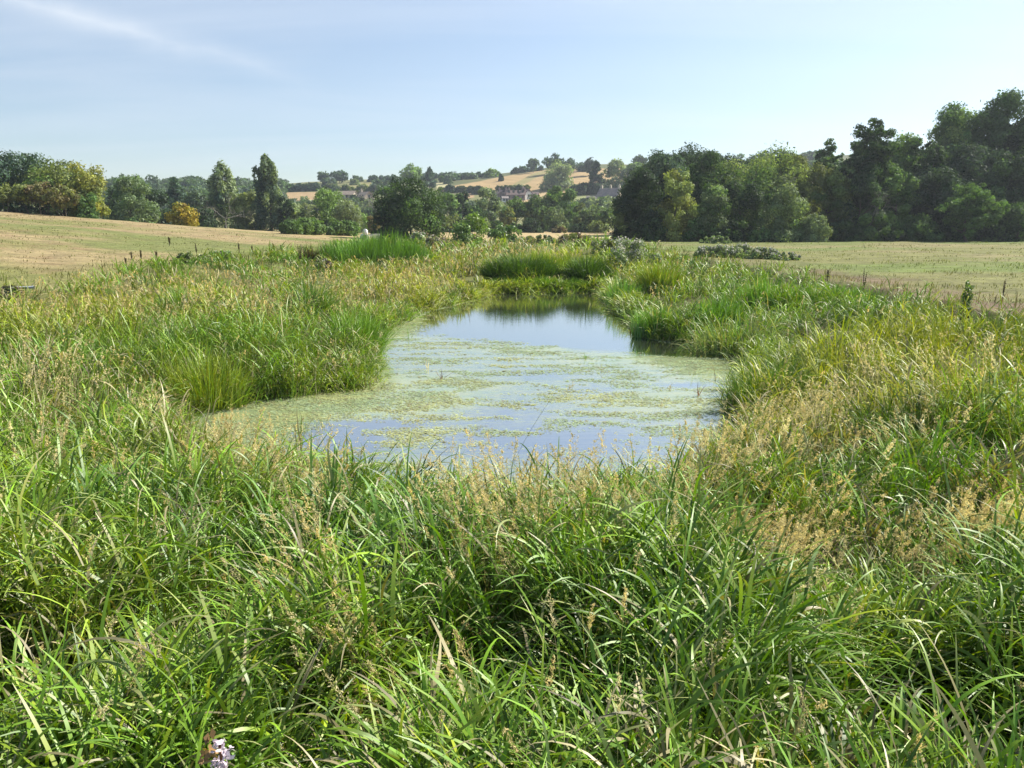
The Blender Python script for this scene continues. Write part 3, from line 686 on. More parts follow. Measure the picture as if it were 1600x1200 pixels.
for px, py, lab in [(1420, 730, 'large dark green tussock leaning over the shaded hollow on the right'), (560, 560, 'thick green tussock overhanging the left water edge'),
                    (490, 505, 'dark green tussock on the left bank above the pond'), (290, 500, 'tall green tussock in the middle of the left bank grass'),
                    (330, 650, 'upright bright green tussock at the left corner of the pond'), (1190, 660, 'dark bristly tussock at the right corner of the pond')]:
    x0, y0, _ = G(px, py)
    clump('grass_tussock', lab, x0, y0, .6, .45, 900, .8, 1.35, .011, (DEEP if 'dark' in lab else GREEN, GREEN if 'bright' not in lab else YEL * .8), .3, .8, S=6, cat='tussock', group='separate grass tussocks round the pond', dome=.3)

# isolated dead stems and shoots standing in the pond
def pond_stems():
    specs = [(690, 592, 'brown broken reed stems standing in the middle of the pond', 9, .32), (668, 575, 'dry straw coloured sprig standing in the pond algae', 6, .25), (1092, 618, 'thin dead twig standing in the pond near the right side', 5, .3),
             (640, 530, 'pair of thin stalks standing in the left of the pond', 3, .4), (916, 560, 'small green shoot in the middle of the algae mat', 4, .2)]
    for px, py, lab, n, L in specs:
        x0, y0 = on_z(px, py, 0); B = Blades()
        P = np.stack([rng.normal(0, .02, n), rng.normal(0, .02, n), np.full(n, -.05)], 1)
        c = np.tile(RUST * .6 if 'brown' in lab or 'dead' in lab else (GREEN if 'green' in lab or 'stalks' in lab else STRAW * .8), (n, 1))
        ribbons(B, P, rng.uniform(.6, 1.2, n) * L, np.full(n, .014), rng.uniform(0, 6.28, n), rng.uniform(0, .8, n), rng.uniform(0, .6, n), c, c, 4)
        o = B.build('emergent_sprig', M_STRAW); o.location = (x0, y0, 0); tag(o, lab, 'stems')
    # tall flowering grass stalks in front of the water
    for px, py, Y, L, lab in [(825, 590, 6.3, 1.75, 'tallest thin grass stalk with an open seed head leaning right against the pond'), (705, 640, 6.0, 1.5, 'bent thin stalk leaning left against the pond'),
                              (527, 560, 6.2, 1.7, 'straight thin stalk standing against the left of the pond'), (988, 640, 5.8, 1.5, 'upright dark stalk with a short head against the right of the pond'), (1085, 660, 5.8, 1.45, 'short upright stalk at the right end of the near bank')]:
        X, _, Z = at_y(px, py, Y); zb = land1(X, Y); B = Blades(); Lh = max(Z - zb, .8)
        lean = .35 if 'leaning right' in lab else (-.25 if 'left a' in lab else .05)
        P = np.array([[-math.sin(lean) * Lh * .8, 0, 0.0]]); c = np.array([RUST * .5 + GREEN * .5])
        tip, th, az2 = ribbons(B, P, np.array([Lh * 1.06]), np.array([.010]), np.array([math.pi / 2 if lean >= 0 else -math.pi / 2]), np.array([abs(lean) * .8]), np.array([.35]), c, c * 1.2, 10, 1.5, .2, .3, 1)
        panicles(B, tip - np.array([[0, 0, .12]]), az2, th, np.array([.28]), 18, 6, np.array([.007]), np.array([STRAW * .7]))
        o = B.build('tall_grass_stalk', M_STRAW); o.location = (X, Y, zb); tag(o, lab, 'grass stalk', group='tall stalks standing against the water')
pond_stems()

# ------------------------------------------------------------------ trees
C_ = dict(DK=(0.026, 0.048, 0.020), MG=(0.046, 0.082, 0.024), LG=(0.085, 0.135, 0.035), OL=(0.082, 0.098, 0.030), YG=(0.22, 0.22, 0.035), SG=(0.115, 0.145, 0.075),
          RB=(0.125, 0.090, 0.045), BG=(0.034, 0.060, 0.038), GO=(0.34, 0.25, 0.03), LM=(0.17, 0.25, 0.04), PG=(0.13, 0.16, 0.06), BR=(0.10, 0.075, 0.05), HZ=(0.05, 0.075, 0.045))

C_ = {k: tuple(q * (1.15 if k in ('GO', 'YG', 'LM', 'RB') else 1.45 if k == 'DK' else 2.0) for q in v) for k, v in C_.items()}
def leaf_cloud(cent, rad, n, size, col, seed_col=0.22, flat=0.6, out=1.0, strag=0.06, up=0.25, squash=(1, 1, 1), col2=None):
    """leaf sprays through the outer shell of many lobes; returns vertices, quads, colours"""
    rad = np.asarray(rad); cent = np.asarray(cent, float)
    p = rad ** 2; p = p / p.sum(); k = rng.choice(len(rad), n, p=p)
    d = rng.normal(0, 1, (n, 3)); d[:, 2] = d[:, 2] + up; d /= np.linalg.norm(d, axis=1, keepdims=True)
    rr = rad[k] * rng.uniform(.55, 1.04, n) * np.where(rng.random(n) < strag, rng.uniform(1.0, 1.35, n), 1)
    rr = rr * (0.82 + 0.36 * vn(d[:, 0] * 2.3 + k * 7.1, d[:, 2] * 2.3 + d[:, 1] * 1.7 + k * 3.3, 5))
    c = cent[k] + d * rr[:, None] * np.array(squash) + rng.normal(0, 1, (n, 3)) * (rad[k] * .10)[:, None]
    # drop leaves buried deep inside other lobes
    if 3 < len(rad) < 120:
        keep = np.ones(n, bool)
        for j in range(len(rad)):
            keep &= ~((np.sum(((c - cent[j]) / np.array(squash)) ** 2, 1) < (rad[j] * .5) ** 2))
        k, d, c = k[keep], d[keep], c[keep]; n = len(k)
    nrm = d * out + rng.normal(0, flat, (n, 3)); nrm /= np.linalg.norm(nrm, axis=1, keepdims=True)
    a = np.cross(nrm, rng.normal(0, 1, (n, 3))); a /= np.linalg.norm(a, axis=1, keepdims=True) + 1e-9; b = np.cross(nrm, a)
    s = (size * rng.uniform(.55, 1.35, n))[:, None]
    V = np.stack([c - a * s, c - b * s * .55 + a * s * .1, c + a * s, c + b * s * .6 - a * s * .15], 1).reshape(-1, 3)
    Q = (np.arange(n) * 4)[:, None] + np.arange(4)[None, :]
    lobe = 1 + rng.normal(0, seed_col * .75, len(rad)); base = np.array(col)[None, :]
    if col2 is not None:
        m = np.clip(rng.normal(.35, .4, len(rad)), 0, 1)[k][:, None]; base = base * (1 - m) + np.array(col2)[None, :] * m
    cc = base * np.clip(lobe[k], .5, 1.7)[:, None] * rng.uniform(1 - seed_col, 1 + seed_col, (n, 1))
    return V, Q, np.repeat(cc, 4, 0)

def tube(pts, rads, ns=6):
    pts = np.asarray(pts, float); V = []; Q = []
    for i, p in enumerate(pts):
        t = pts[min(i + 1, len(pts) - 1)] - pts[max(i - 1, 0)]; t /= np.linalg.norm(t) + 1e-9
        u = np.cross(t, [0.31, 0.95, 0.05]); u /= np.linalg.norm(u) + 1e-9; v = np.cross(t, u)
        for k in range(ns):
            a = 2 * math.pi * k / ns; V.append(p + (u * math.cos(a) + v * math.sin(a)) * rads[i])
    for i in range(len(pts) - 1):
        for k in range(ns):
            k2 = (k + 1) % ns; Q.append((i * ns + k, i * ns + k2, (i + 1) * ns + k2, (i + 1) * ns + k))
    return np.array(V), np.array(Q)

def joinm(L):
    V = []; Q = []; o = 0
    for v, q in L: V.append(v); Q.append(q + o); o += len(v)
    return np.concatenate(V), np.concatenate(Q)

def make_trunk(H, Wd, r0, nl=6, top=.82, lean=0.0, multi=1, start=.18):
    parts = []
    for m in range(multi):
        off = rng.normal(0, Wd * .05, 2) if multi > 1 else np.zeros(2)
        n = 7; T = np.linspace(0, 1, n); w = rng.normal(0, Wd * .02, (n, 2)).cumsum(0); w[0] = 0
        sp = rng.normal(0, Wd * .18, 2) if multi > 1 else np.zeros(2)
        pts = np.stack([off[0] + w[:, 0] + sp[0] * T + lean * T, off[1] + w[:, 1] + sp[1] * T, T * H * top - 0.25], 1)
        rd = r0 * (1 - T * .82) * (1.25 - .25 * np.minimum(1, T * 8)) / math.sqrt(multi)
        parts.append(tube(pts, rd))
        for k in range(max(2, nl // multi)):
            t = rng.uniform(start, .85); i = min(int(t * (n - 1)), n - 2); p = pts[i] + (pts[i + 1] - pts[i]) * (t * (n - 1) - i)
            a = rng.uniform(0, 6.28); l = Wd * rng.uniform(.25, .45) * (1.1 - t * .5)
            e = p + np.array([math.cos(a) * l, math.sin(a) * l, l * rng.uniform(.4, 1.0)]); mid = (p + e) / 2 + np.array([0, 0, -l * .06])
            rl = r0 * (1 - t * .8) * .5
            parts.append(tube([p, mid, e], [rl, rl * .6, rl * .15], 5))
    return joinm(parts)

def lobes(kind, H, Wd, base):
    """centres and radii of the crown's lobes inside the envelope of the kind of tree"""
    c = []; r = []; h0 = base * H; hh = H - h0
    if kind in ('round', 'open', 'dome'):
        n = {'round': 60, 'open': 85, 'dome': 70}[kind]; m = min(Wd, hh * 1.1)
        for _ in range(n):
            u = rng.normal(0, 1, 3); u /= np.linalg.norm(u); s = rng.uniform(.45, .88) if kind != 'open' else rng.random() ** .6 * .85
            R_ = rng.uniform(.08, .20) if kind != 'open' else rng.uniform(.055, .125)
            k = 1 + .16 * float(vn(np.array([u[0] * 1.7 + H]), np.array([u[2] * 1.7 + u[1] + Wd]), 9)[0] - .5) * 2
            z = u[2] * s * k
            c.append((u[0] * s * k * Wd / 2, u[1] * s * k * Wd / 2, h0 + hh * (.5 + z * .5))); r.append(R_ * m)
        if kind != 'open':
            c.append((0, 0, h0 + hh * .45)); r.append(.3 * min(Wd, hh))
        if kind == 'dome':      # crown drops to the ground
            for _ in range(26):
                a = rng.uniform(0, 6.28); s = rng.uniform(.5, .85); c.append((math.cos(a) * s * Wd / 2, math.sin(a) * s * Wd / 2, h0 + hh * rng.uniform(.04, .35))); r.append(rng.uniform(.11, .18) * Wd)
    elif kind == 'poplar':
        for i in range(90):
            t = rng.random() ** .9; wz = (1 - t ** 3.2) ** .75 * (0.8 + .2 * math.sin(t * 9)) + .05
            a = rng.uniform(0, 6.28); s = rng.uniform(.2, .92); R_ = rng.uniform(.09, .16) * Wd * (1 - .35 * t)
            c.append((math.cos(a) * s * wz * Wd / 2, math.sin(a) * s * wz * Wd / 2, h0 + hh * (.02 + .93 * t))); r.append(R_)
    elif kind == 'conifer':
        for i in range(46):
            t = rng.random(); wz = (1 - t) ** .75 + .06; a = rng.uniform(0, 6.28); s = rng.uniform(.3, .8)
            c.append((math.cos(a) * s * wz * Wd / 2, math.sin(a) * s * wz * Wd / 2, h0 + hh * (.05 + .9 * t))); r.append(Wd * .16 * wz + hh * .015)
    elif kind == 'bush':
        for i in range(48):
            a = rng.uniform(0, 6.28); t = rng.random() if i > 10 else 0.02; wz = math.sqrt(max(0, 1 - (t * .93) ** 2.4)); s = math.sqrt(rng.random()) * .84
            c.append((math.cos(a) * s * wz * Wd / 2, math.sin(a) * s * wz * Wd / 2, hh * (.04 + .84 * t) + h0)); r.append(rng.uniform(.09, .19) * min(Wd, hh * 1.4))
    return np.array(c), np.array(r)

#@@HAZE
SQ = {'poplar': (.8, .8, 1.9), 'conifer': (1, 1, .8), 'bush': (1, 1, .9), 'open': (1.05, 1.05, .75), 'round': (1, 1, .85), 'dome': (1, 1, .85)}
def sublobes(c, r, m, off, rs, jit):
    d = rng.normal(0, 1, (len(r), m, 3)); d /= np.linalg.norm(d, axis=-1, keepdims=True)
    c2 = c[:, None, :] + d * (r[:, None] * off * rng.uniform(.5, 1.7, (len(r), m)))[..., None]; r2 = r[:, None] * rng.uniform(rs * .5, rs * 1.4, (len(r), m))
    return c2.reshape(-1, 3), r2.ravel()

def plant_tree(px, ytop, wpx, Y, kind, col, base, label, cat='tree', name=None, group=None, ybase=None, col2=None, dens=1.0, trunk=True, lean=0.0, leaf=1.0, multi=1, pale=False):
    if Y is None:
        X, Y, zb = G(px, ybase)
    else:
        X, _, _ = at_y(px, ytop, Y); zb = land1(X, Y)
    if ybase is not None and Y is not None:
        pass
    zt = at_y(px, ytop, Y)[2]; H = max(zt - zb, 0.8); Wd = wpx * Y / F / math.cos(PITCH) * (1.35 if kind == 'poplar' else 1.08)
    dist = math.hypot(X, Y); ppm = 755 / dist
    root = empty(name or {'poplar': 'poplar_tree', 'conifer': 'conifer_tree', 'bush': 'bush'}.get(kind, 'tree'), (X, Y, zb), rng.uniform(0, 6.28))
    tag(root, label, cat, group)
    c, r = lobes(kind, H, Wd, base)
    if kind == 'open': c, r = sublobes(c, r, 7, .95, .6, .3)
    # fit the lobes into the measured height
    sq = SQ[kind]; top = (c[:, 2] + r * sq[2]).max(); c[:, 2] = base * H + (c[:, 2] - base * H) * ((H - base * H) / max(top - base * H, .1))
    area = (H * (1 - base) * ppm) * (Wd * ppm)
    n = int(np.clip(area * 6.0 * dens, 1200, 36000)); size = max(.12, 1.12 / ppm) * leaf
    V, Q, Cc = leaf_cloud(c, r, n, size, C_[col] if isinstance(col, str) else col, squash=sq, col2=None if col2 is None else C_[col2], up=.2 if kind != 'poplar' else .6, strag=.22 if kind == 'open' else .10, flat=.45, seed_col=.28)
    mesh_obj('crown', V, Q, col=Cc, mat=M_LEAF, parent=root)
    if trunk:
        v, q = make_trunk(H, Wd, max(.07, H * .024), nl=8, top=.8 if kind not in ('bush',) else .6, lean=lean, multi=multi, start=max(.15, base))
        mesh_obj('trunk', v, q, mat=M_DEADW if pale else M_BARK, parent=root, smooth=True)
    return root

T = plant_tree
# --- group at the left edge, on the crest of the left meadow
T(28, 236, 84, 118, 'round', 'BG', .25, 'blue-grey leafy tree at the far left edge of the photo, tallest of the left group', dens=.8)
T(88, 245, 90, 112, 'dome', 'OL', .2, 'broad olive green tree between the blue-grey tree and the golden edged one at left', col2='LG')
T(128, 252, 56, 109, 'dome', 'YG', .02, 'yellowing tree at the right end of the left group, turning golden down to the ground', col2='PG', group=None)
T(8, 286, 46, 103, 'round', 'OL', .25, 'low olive bush-like tree at the left edge below the blue-grey tree', multi=2)
T(35, 289, 34, 104, 'round', 'PG', .3, 'small yellow-green tree with bare lower stems second from the left edge', col2='YG', multi=2)
T(60, 283, 44, 105, 'round', 'RB', .25, 'rusty brown leaved small tree in front of the left group', multi=3, col2='OL')
T(95, 288, 44, 103, 'round', 'OL', .2, 'olive and brown small tree with several thin trunks in front of the left group', col2='RB', multi=3)
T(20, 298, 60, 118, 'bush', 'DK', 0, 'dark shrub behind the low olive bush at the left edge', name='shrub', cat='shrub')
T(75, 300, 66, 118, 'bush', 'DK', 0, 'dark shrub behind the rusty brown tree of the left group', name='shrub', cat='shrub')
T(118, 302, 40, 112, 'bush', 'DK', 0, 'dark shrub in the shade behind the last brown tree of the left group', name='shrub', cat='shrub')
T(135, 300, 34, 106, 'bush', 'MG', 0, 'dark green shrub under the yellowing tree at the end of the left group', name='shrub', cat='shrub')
# --- belt behind the left meadow
T(182, 292, 54, 160, 'bush', 'DK', 0, 'dark green tree left of the tall bushy tree behind the left meadow', name='tree')
T(202, 274, 66, 150, 'bush', 'MG', 0, 'tall bushy green tree behind the left meadow with a spiky top', name='tree', col2='SG')
T(240, 295, 48, 156, 'bush', 'DK', 0, 'dark round tree between the spiky topped tree and the golden bush', name='tree')
T(273, 277, 30, 190, 'round', 'BG', .1, 'small upright dark tree rising behind the golden bush')
T(303, 296, 40, 185, 'round', 'HZ', .05, 'greyish green round tree between the golden bush and the wide poplar')
T(284, 316, 42, 112, 'bush', 'GO', 0, 'golden yellow bush at the edge of the left meadow', name='bush', cat='bush', col2='YG')
T(312, 322, 46, 150, 'bush', 'DK', 0, 'low dark shrub right of the golden bush', name='shrub', cat='shrub')
T(345, 252, 50, 168, 'poplar', 'SG', .05, 'wide silvery poplar, left of the two tall poplars', cat='poplar', col2='BG', group=None)
T(382, 298, 52, 162, 'bush', 'OL', 0, 'pale olive round tree between the two tall poplars', name='tree', col2='PG')
T(415, 241, 46, 160, 'poplar', 'BG', .03, 'narrow dark poplar, the taller and right one of the two tall poplars', cat='poplar', col2='SG')
T(443, 306, 26, 158, 'bush', 'DK', 0, 'small dark tree tight against the right side of the narrow poplar', name='tree')
T(466, 318, 40, 165, 'bush', 'PG', 0, 'light green willow between the narrow poplar and the rounded willow', name='willow_tree', cat='willow', col2='SG')
T(512, 292, 56, 168, 'bush', 'LG', 0, 'rounded yellow-topped tree right of the two poplars', name='tree', col2='DK')
T(541, 312, 48, 160, 'bush', 'SG', 0, 'silvery green willow right of the rounded yellow-topped tree', name='willow_tree', cat='willow')
T(566, 332, 30, 165, 'bush', 'LG', 0, 'low green bush between the silvery willow and the big dark tree', cat='bush')
T(584, 334, 22, 160, 'bush', 'RB', 0, 'small brownish bush left of the big dark tree', cat='bush', col2='YG')
T(640, 275, 98, 112, 'dome', 'DK', .04, 'big dark rounded tree standing alone in the middle distance', col2='MG')
T(600, 322, 36, 110, 'bush', 'DK', 0, 'dark lower shrub joined to the left foot of the big dark tree', name='shrub', cat='shrub')
T(680, 328, 22, 112, 'bush', 'LM', 0, 'lime green bush against the right side of the big dark tree', cat='bush')
# --- valley floor row in the centre
for s in [(700, 300, 40, 200, 'bush', 'MG', 0, 'green tree first to the right of the lime bush', 'tree', 'LG'),
          (722, 298, 30, 205, 'bush', 'DK', 0, 'dark narrow tree in the centre row left of the silver-blue willow', 'tree', 'MG'),
          (708, 334, 40, 180, 'bush', 'OL', 0, 'low dark olive shrub at the left end of the dry strip of field', 'shrub', 'DK'),
          (763, 291, 44, 200, 'bush', 'SG', 0, 'silver-blue willow in the centre row under the pink roofed houses', 'willow_tree', 'HZ'),
          (745, 322, 34, 188, 'bush', 'MG', 0, 'mid green bush at the foot of the silver-blue willow, left side', 'bush', 'DK'),
          (792, 322, 26, 192, 'round', 'YG', .2, 'small tree with a yellow patch right of the silver-blue willow', 'tree', 'MG'),
          (806, 306, 34, 196, 'open', 'MG', .3, 'airy tree with visible trunks below the pink roofed houses', 'tree', 'LG'),
          (838, 304, 52, 198, 'round', 'MG', .12, 'broad spreading tree left of the bright-topped pair', 'tree', 'OL'),
          (866, 289, 36, 200, 'bush', 'LG', 0, 'left one of the bright-topped pair of rounded trees in the centre row', 'tree', 'MG'),
          (887, 295, 42, 196, 'bush', 'MG', 0, 'right one of the bright-topped pair of rounded trees in the centre row', 'tree', 'LG'),
          (832, 340, 34, 172, 'bush', 'DK', 0, 'dark round bush at the near edge of the centre row', 'bush', None),
          (868, 322, 36, 184, 'bush', 'SG', 0, 'greyish shrub in front of the bright-topped pair', 'shrub', 'MG'),
          (908, 316, 26, 188, 'bush', 'OL', 0, 'olive columnar tree right of the bright-topped pair', 'tree', 'MG'),
          (874, 352, 24, 170, 'bush', 'BR', 0, 'low brownish bramble right of the dark round bush', 'bush', 'OL'),
          (932, 318, 42, 186, 'open', 'SG', .12, 'light feathery tree in front of the stone house', 'tree', 'MG'),
          (952, 322, 34, 178, 'open', 'MG', .15, 'feathery tree beside the dark wood edge, right of the stone house tree', 'tree', 'SG'),
          (936, 345, 36, 172, 'bush', 'SG', 0, 'low grey-green shrub in front of the feathery trees', 'shrub', 'OL'),
          (775, 344, 24, 182, 'round', 'MG', .3, 'small thin-trunked tree at the near edge left of the dark round bush', 'tree', None),
          (755, 340, 22, 178, 'bush', 'SG', 0, 'small grey-green bush left of the thin-trunked tree', 'bush', None),
          (905, 348, 30, 176, 'bush', 'DK', 0, 'low dark shrub under the olive columnar tree', 'shrub', None)]:
    T(*s[:8], name=s[8], cat=s[8].replace('_tree', ''), col2=s[9])
# --- trees on the hillside
for s in [(505, 268, 20, 'open', 'HZ', 287, 'ragged open tree on the left skyline'), (531, 266, 28, 'round', 'BG', 286, 'dense dark round tree on the left skyline beside the ragged one'),
          (515, 277, 24, 'bush', 'HZ', 291, 'low tree in front of the ragged skyline tree'), (555, 280, 16, 'bush', 'SG', 289, 'small pale round tree inside the yellowish hill field'),
          (557, 274, 20, 'bush', 'HZ', 284, 'short skyline tree left of the yellowish field corner'), (584, 274, 18, 'bush', 'BG', 284, 'short skyline tree above the yellowish field'),
          (610, 272, 28, 'bush', 'BG', 292, 'dark hill tree left of the light green hill tree'), (594, 279, 38, 'bush', 'HZ', 304, 'grey-green hill tree beside the farmhouse'),
          (643, 256, 34, 'round', 'LG', 292, 'light green tall hill tree behind the big dark tree'), (672, 261, 22, 'conifer', 'BG', 296, 'dark pointed conifer beside the light green hill tree'),
          (541, 292, 12, 'bush', 'HZ', 298, 'small hedge tree above the farmhouse'), (527, 292, 18, 'bush', 'BG', 300, 'dark hedge tree left above the farmhouse'), (563, 297, 22, 'bush', 'OL', 303, 'olive hedge bush above the farmhouse roof'),
          (552, 304, 16, 'bush', 'DK', 319, 'dark round bush left of the farmhouse gable'), (571, 308, 0, '', '', 0, ''),
          (700, 272, 18, 'bush', 'HZ', 287, 'round tree at the left foot of the long stubble field'), (703, 288, 18, 'bush', 'DK', 301, 'dark round tree on the lower edge of the stubble field'),
          (768, 263, 24, 'bush', 'LG', 277, 'light green round tree on the skyline of the stubble field'), (783, 272, 7, 'bush', 'DK', 283, 'tiny dark bush standing alone in the stubble field'),
          (833, 247, 20, 'open', 'HZ', 270, 'open tree with a visible trunk on the skyline left of the big round hill tree'), (866, 239, 34, 'round', 'BG', 272, 'dark tree topping the ridge behind the big round hill tree'),
          (889, 246, 24, 'round', 'BG', 272, 'dark tree right behind the big round hill tree'), (874, 252, 50, 'bush', 'SG', 295, 'big round grey-green tree in the stubble field'),
          (910, 253, 20, 'bush', 'BG', 268, 'low dark skyline tree left of the black conifer'), (922, 245, 18, 'round', 'DK', 275, 'dark skyline tree just left of the black conifer'),
          (931, 250, 26, 'conifer', 'DK', 302, 'black tall conifer on the hill right of the stubble field'), (962, 249, 42, 'bush', 'SG', 298, 'pale feathery poplar right of the black conifer'),
          (993, 252, 34, 'bush', 'LG', 300, 'yellow-green round hill tree left of the dark wood'), (1024, 242, 26, 'round', 'BG', 268, 'round dark tree on the skyline above the yellowish wood tree'),
          (1050, 247, 24, 'open', 'HZ', 268, 'smaller skyline tree right of the round dark one'), (908, 285, 30, 'bush', 'DK', 304, 'dark shrub belt piece at the foot of the black conifer'),
          (1270, 235, 40, 'round', 'HZ', 262, 'hazy blue tree on the skyline behind the right wood'), (1290, 236, 16, 'conifer', 'HZ', 262, 'hazy pointed conifer on the skyline behind the right wood'),
          (1005, 255, 24, 'bush', 'OL', 275, 'olive tree on the skyline behind the dark wood edge'), (748, 290, 20, 'bush', 'DK', 303, 'dark tree between the strip field and the pink roofs')]:
    if not s[2]: continue
    T(s[0], s[1], s[2] * 1.0, None, s[3], s[4], .0 if s[3] == 'bush' else .12, s[6], ybase=s[5], name='conifer_tree' if s[3] == 'conifer' else 'tree')
# --- the wood on the right
for s in [(1000, 264, 76, 100, 'bush', 'DK', 0, 'dark yew-like tree at the left end of the right wood', 'DK', 1), (975, 318, 40, 99, 'bush', 'DK', 0, 'dark low spreading branch tree at the left foot of the right wood', 'OL', 1),
          (1060, 263, 66, 98, 'bush', 'PG', 0, 'pale yellow-green tree second in the right wood', 'YG', 1), (1040, 258, 40, 112, 'round', 'DK', .1, 'dark crown between the yew-like tree and the pale yellow-green tree', 'DK', 1),
          (1110, 236, 64, 112, 'round', 'MG', .05, 'dark twiggy-topped tree behind the pale yellow-green tree', 'DK', 1),
          (1185, 225, 130, 108, 'dome', 'MG', .02, 'broad dome-shaped tree, widest in the right wood, olive on top', 'PG', 1), (1118, 285, 56, 97, 'bush', 'MG', 0, 'mid green tree with a pale shoulder in front of the broad dome tree', 'SG', 1),
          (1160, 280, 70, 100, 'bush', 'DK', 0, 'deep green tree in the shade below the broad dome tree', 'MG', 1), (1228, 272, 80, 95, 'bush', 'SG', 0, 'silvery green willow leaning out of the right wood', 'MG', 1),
          (1255, 240, 70, 108, 'round', 'OL', .05, 'olive tree above and behind the silvery willow', 'PG', 1), (1300, 216, 56, 112, 'open', 'MG', .1, 'dark tree with a thin pointed top left of the tall airy tree', 'DK', .9),
          (1300, 262, 66, 100, 'bush', 'OL', 0, 'brownish olive tree below the pointed top', 'MG', 1), (1275, 333, 44, 93, 'bush', 'SG', 0, 'small whitish shrub at the foot of the right wood', 'SG', 1),
          (1372, 184, 82, 101, 'open', 'DK', .12, 'tall airy dark tree with sky showing through its top', 'MG', 1.1), (1350, 270, 66, 98, 'bush', 'DK', .05, 'dark tree with pale thin trunks under the tall airy tree', 'MG', 1),
          (1425, 208, 72, 110, 'round', 'MG', .05, 'lighter green tree filling the dip right of the tall airy tree', 'LG', 1), (1405, 255, 66, 100, 'bush', 'MG', 0, 'green spreading tree with layered sprays below the dip', 'LG', 1),
          (1460, 215, 70, 104, 'open', 'DK', .05, 'dark ragged tree left of the tallest trees', 'MG', 1), (1500, 160, 84, 112, 'round', 'MG', .08, 'tall ragged tree left of the tallest tree in the wood', 'OL', 1.1),
          (1560, 139, 92, 110, 'round', 'MG', .08, 'tallest tree in the right wood', 'DK', 1.1), (1622, 150, 90, 108, 'round', 'MG', .05, 'tall tree cut by the right edge of the photo', 'DK', 1),
          (1470, 260, 90, 101, 'bush', 'DK', 0, 'very dark broad tree under the ragged trees', 'BG', 1), (1530, 218, 100, 104, 'round', 'DK', .0, 'dark tree mass behind the light maple', 'BG', 1),
          (1522, 285, 84, 94, 'open', 'MG', .12, 'light green maple-like tree in front of the dark wood', 'MG', 1.2), (1590, 240, 76, 100, 'bush', 'DK', 0, 'dark tree at the right edge below the tallest trees', 'MG', 1),
          (1595, 315, 60, 95, 'bush', 'MG', 0, 'mid green low tree at the right edge of the photo', 'DK', 1), (1650, 200, 90, 102, 'bush', 'DK', 0, 'dark tree just beyond the right edge', 'MG', 1)]:
    T(s[0], s[1], s[2], s[3], s[4], s[5], s[6], s[7], col2=s[8], dens=s[9], name='tree')
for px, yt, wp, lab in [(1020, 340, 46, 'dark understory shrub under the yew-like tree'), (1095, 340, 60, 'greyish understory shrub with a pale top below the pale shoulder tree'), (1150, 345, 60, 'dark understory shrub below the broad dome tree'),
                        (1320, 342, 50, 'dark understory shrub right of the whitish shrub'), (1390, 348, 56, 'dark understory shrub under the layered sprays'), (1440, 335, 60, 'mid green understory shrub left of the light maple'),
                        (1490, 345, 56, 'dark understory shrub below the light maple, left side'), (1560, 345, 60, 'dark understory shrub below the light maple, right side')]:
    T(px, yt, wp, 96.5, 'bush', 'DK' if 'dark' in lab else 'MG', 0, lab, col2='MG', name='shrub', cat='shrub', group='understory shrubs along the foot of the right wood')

def wood_mass(name, label, pts, n, hh, cols, Wd=9, cat='wood'):
    """far-off woodland read as one mass; scattered crowns over a plot of hillside"""
    Vs = []; Qs = []; Cs = []; o = 0; P = gpoly(pts); xs = [p[0] for p in P]; ys = [p[1] for p in P]
    for _ in range(n * 8):
        if n <= 0: break
        x, y = rng.uniform(min(xs), max(xs)), rng.uniform(min(ys), max(ys))
        if not inpoly(np.array([x]), np.array([y]), P)[0]: continue
        n -= 1; z = land1(x, y); H = hh * rng.uniform(.7, 1.35); W_ = Wd * rng.uniform(.7, 1.3)
        c, r = lobes('bush', H, W_, 0); ppm = 755 / y
        V, Q, Cc = leaf_cloud(c, r, int(max(150, H * W_ * ppm * ppm * 3.4)), 1.2 / ppm, C_[cols[rng.integers(len(cols))]], flat=.5)
        Vs.append(V + np.array([x, y, z])); Qs.append(Q + o); Cs.append(Cc); o += len(V)
    tag(mesh_obj(name, np.concatenate(Vs), np.concatenate(Qs), col=np.concatenate(Cs), mat=M_LEAF), label, cat, kind='stuff')

wood_mass('distant_wood', 'wooded slope far behind the left meadow running along the skyline', [(120, 292.5), (450, 291), (446, 300), (430, 318), (300, 330), (120, 330)], 300, 6, ['HZ', 'BG', 'MG', 'HZ'], 10)
wood_mass('valley_scrub', 'scrub and trees massed across the far valley side between the houses', [(440, 324), (690, 324), (980, 325), (990, 337), (440, 337)], 110, 4.0, ['MG', 'HZ', 'OL', 'SG', 'DK'], 9)
wood_mass('hillside_wood', 'dark wood on the hill behind the right wood', [(985, 262), (1290, 262), (1320, 300), (990, 312)], 150, 9, ['DK', 'BG', 'MG'], 10)
wood_mass('backing_wood', 'deep woodland behind the front trees of the right wood', [(1010, 369), (1700, 373), (1700, 366), (1010, 364)], 90, 12, ['DK', 'DK', 'BG'], 11)

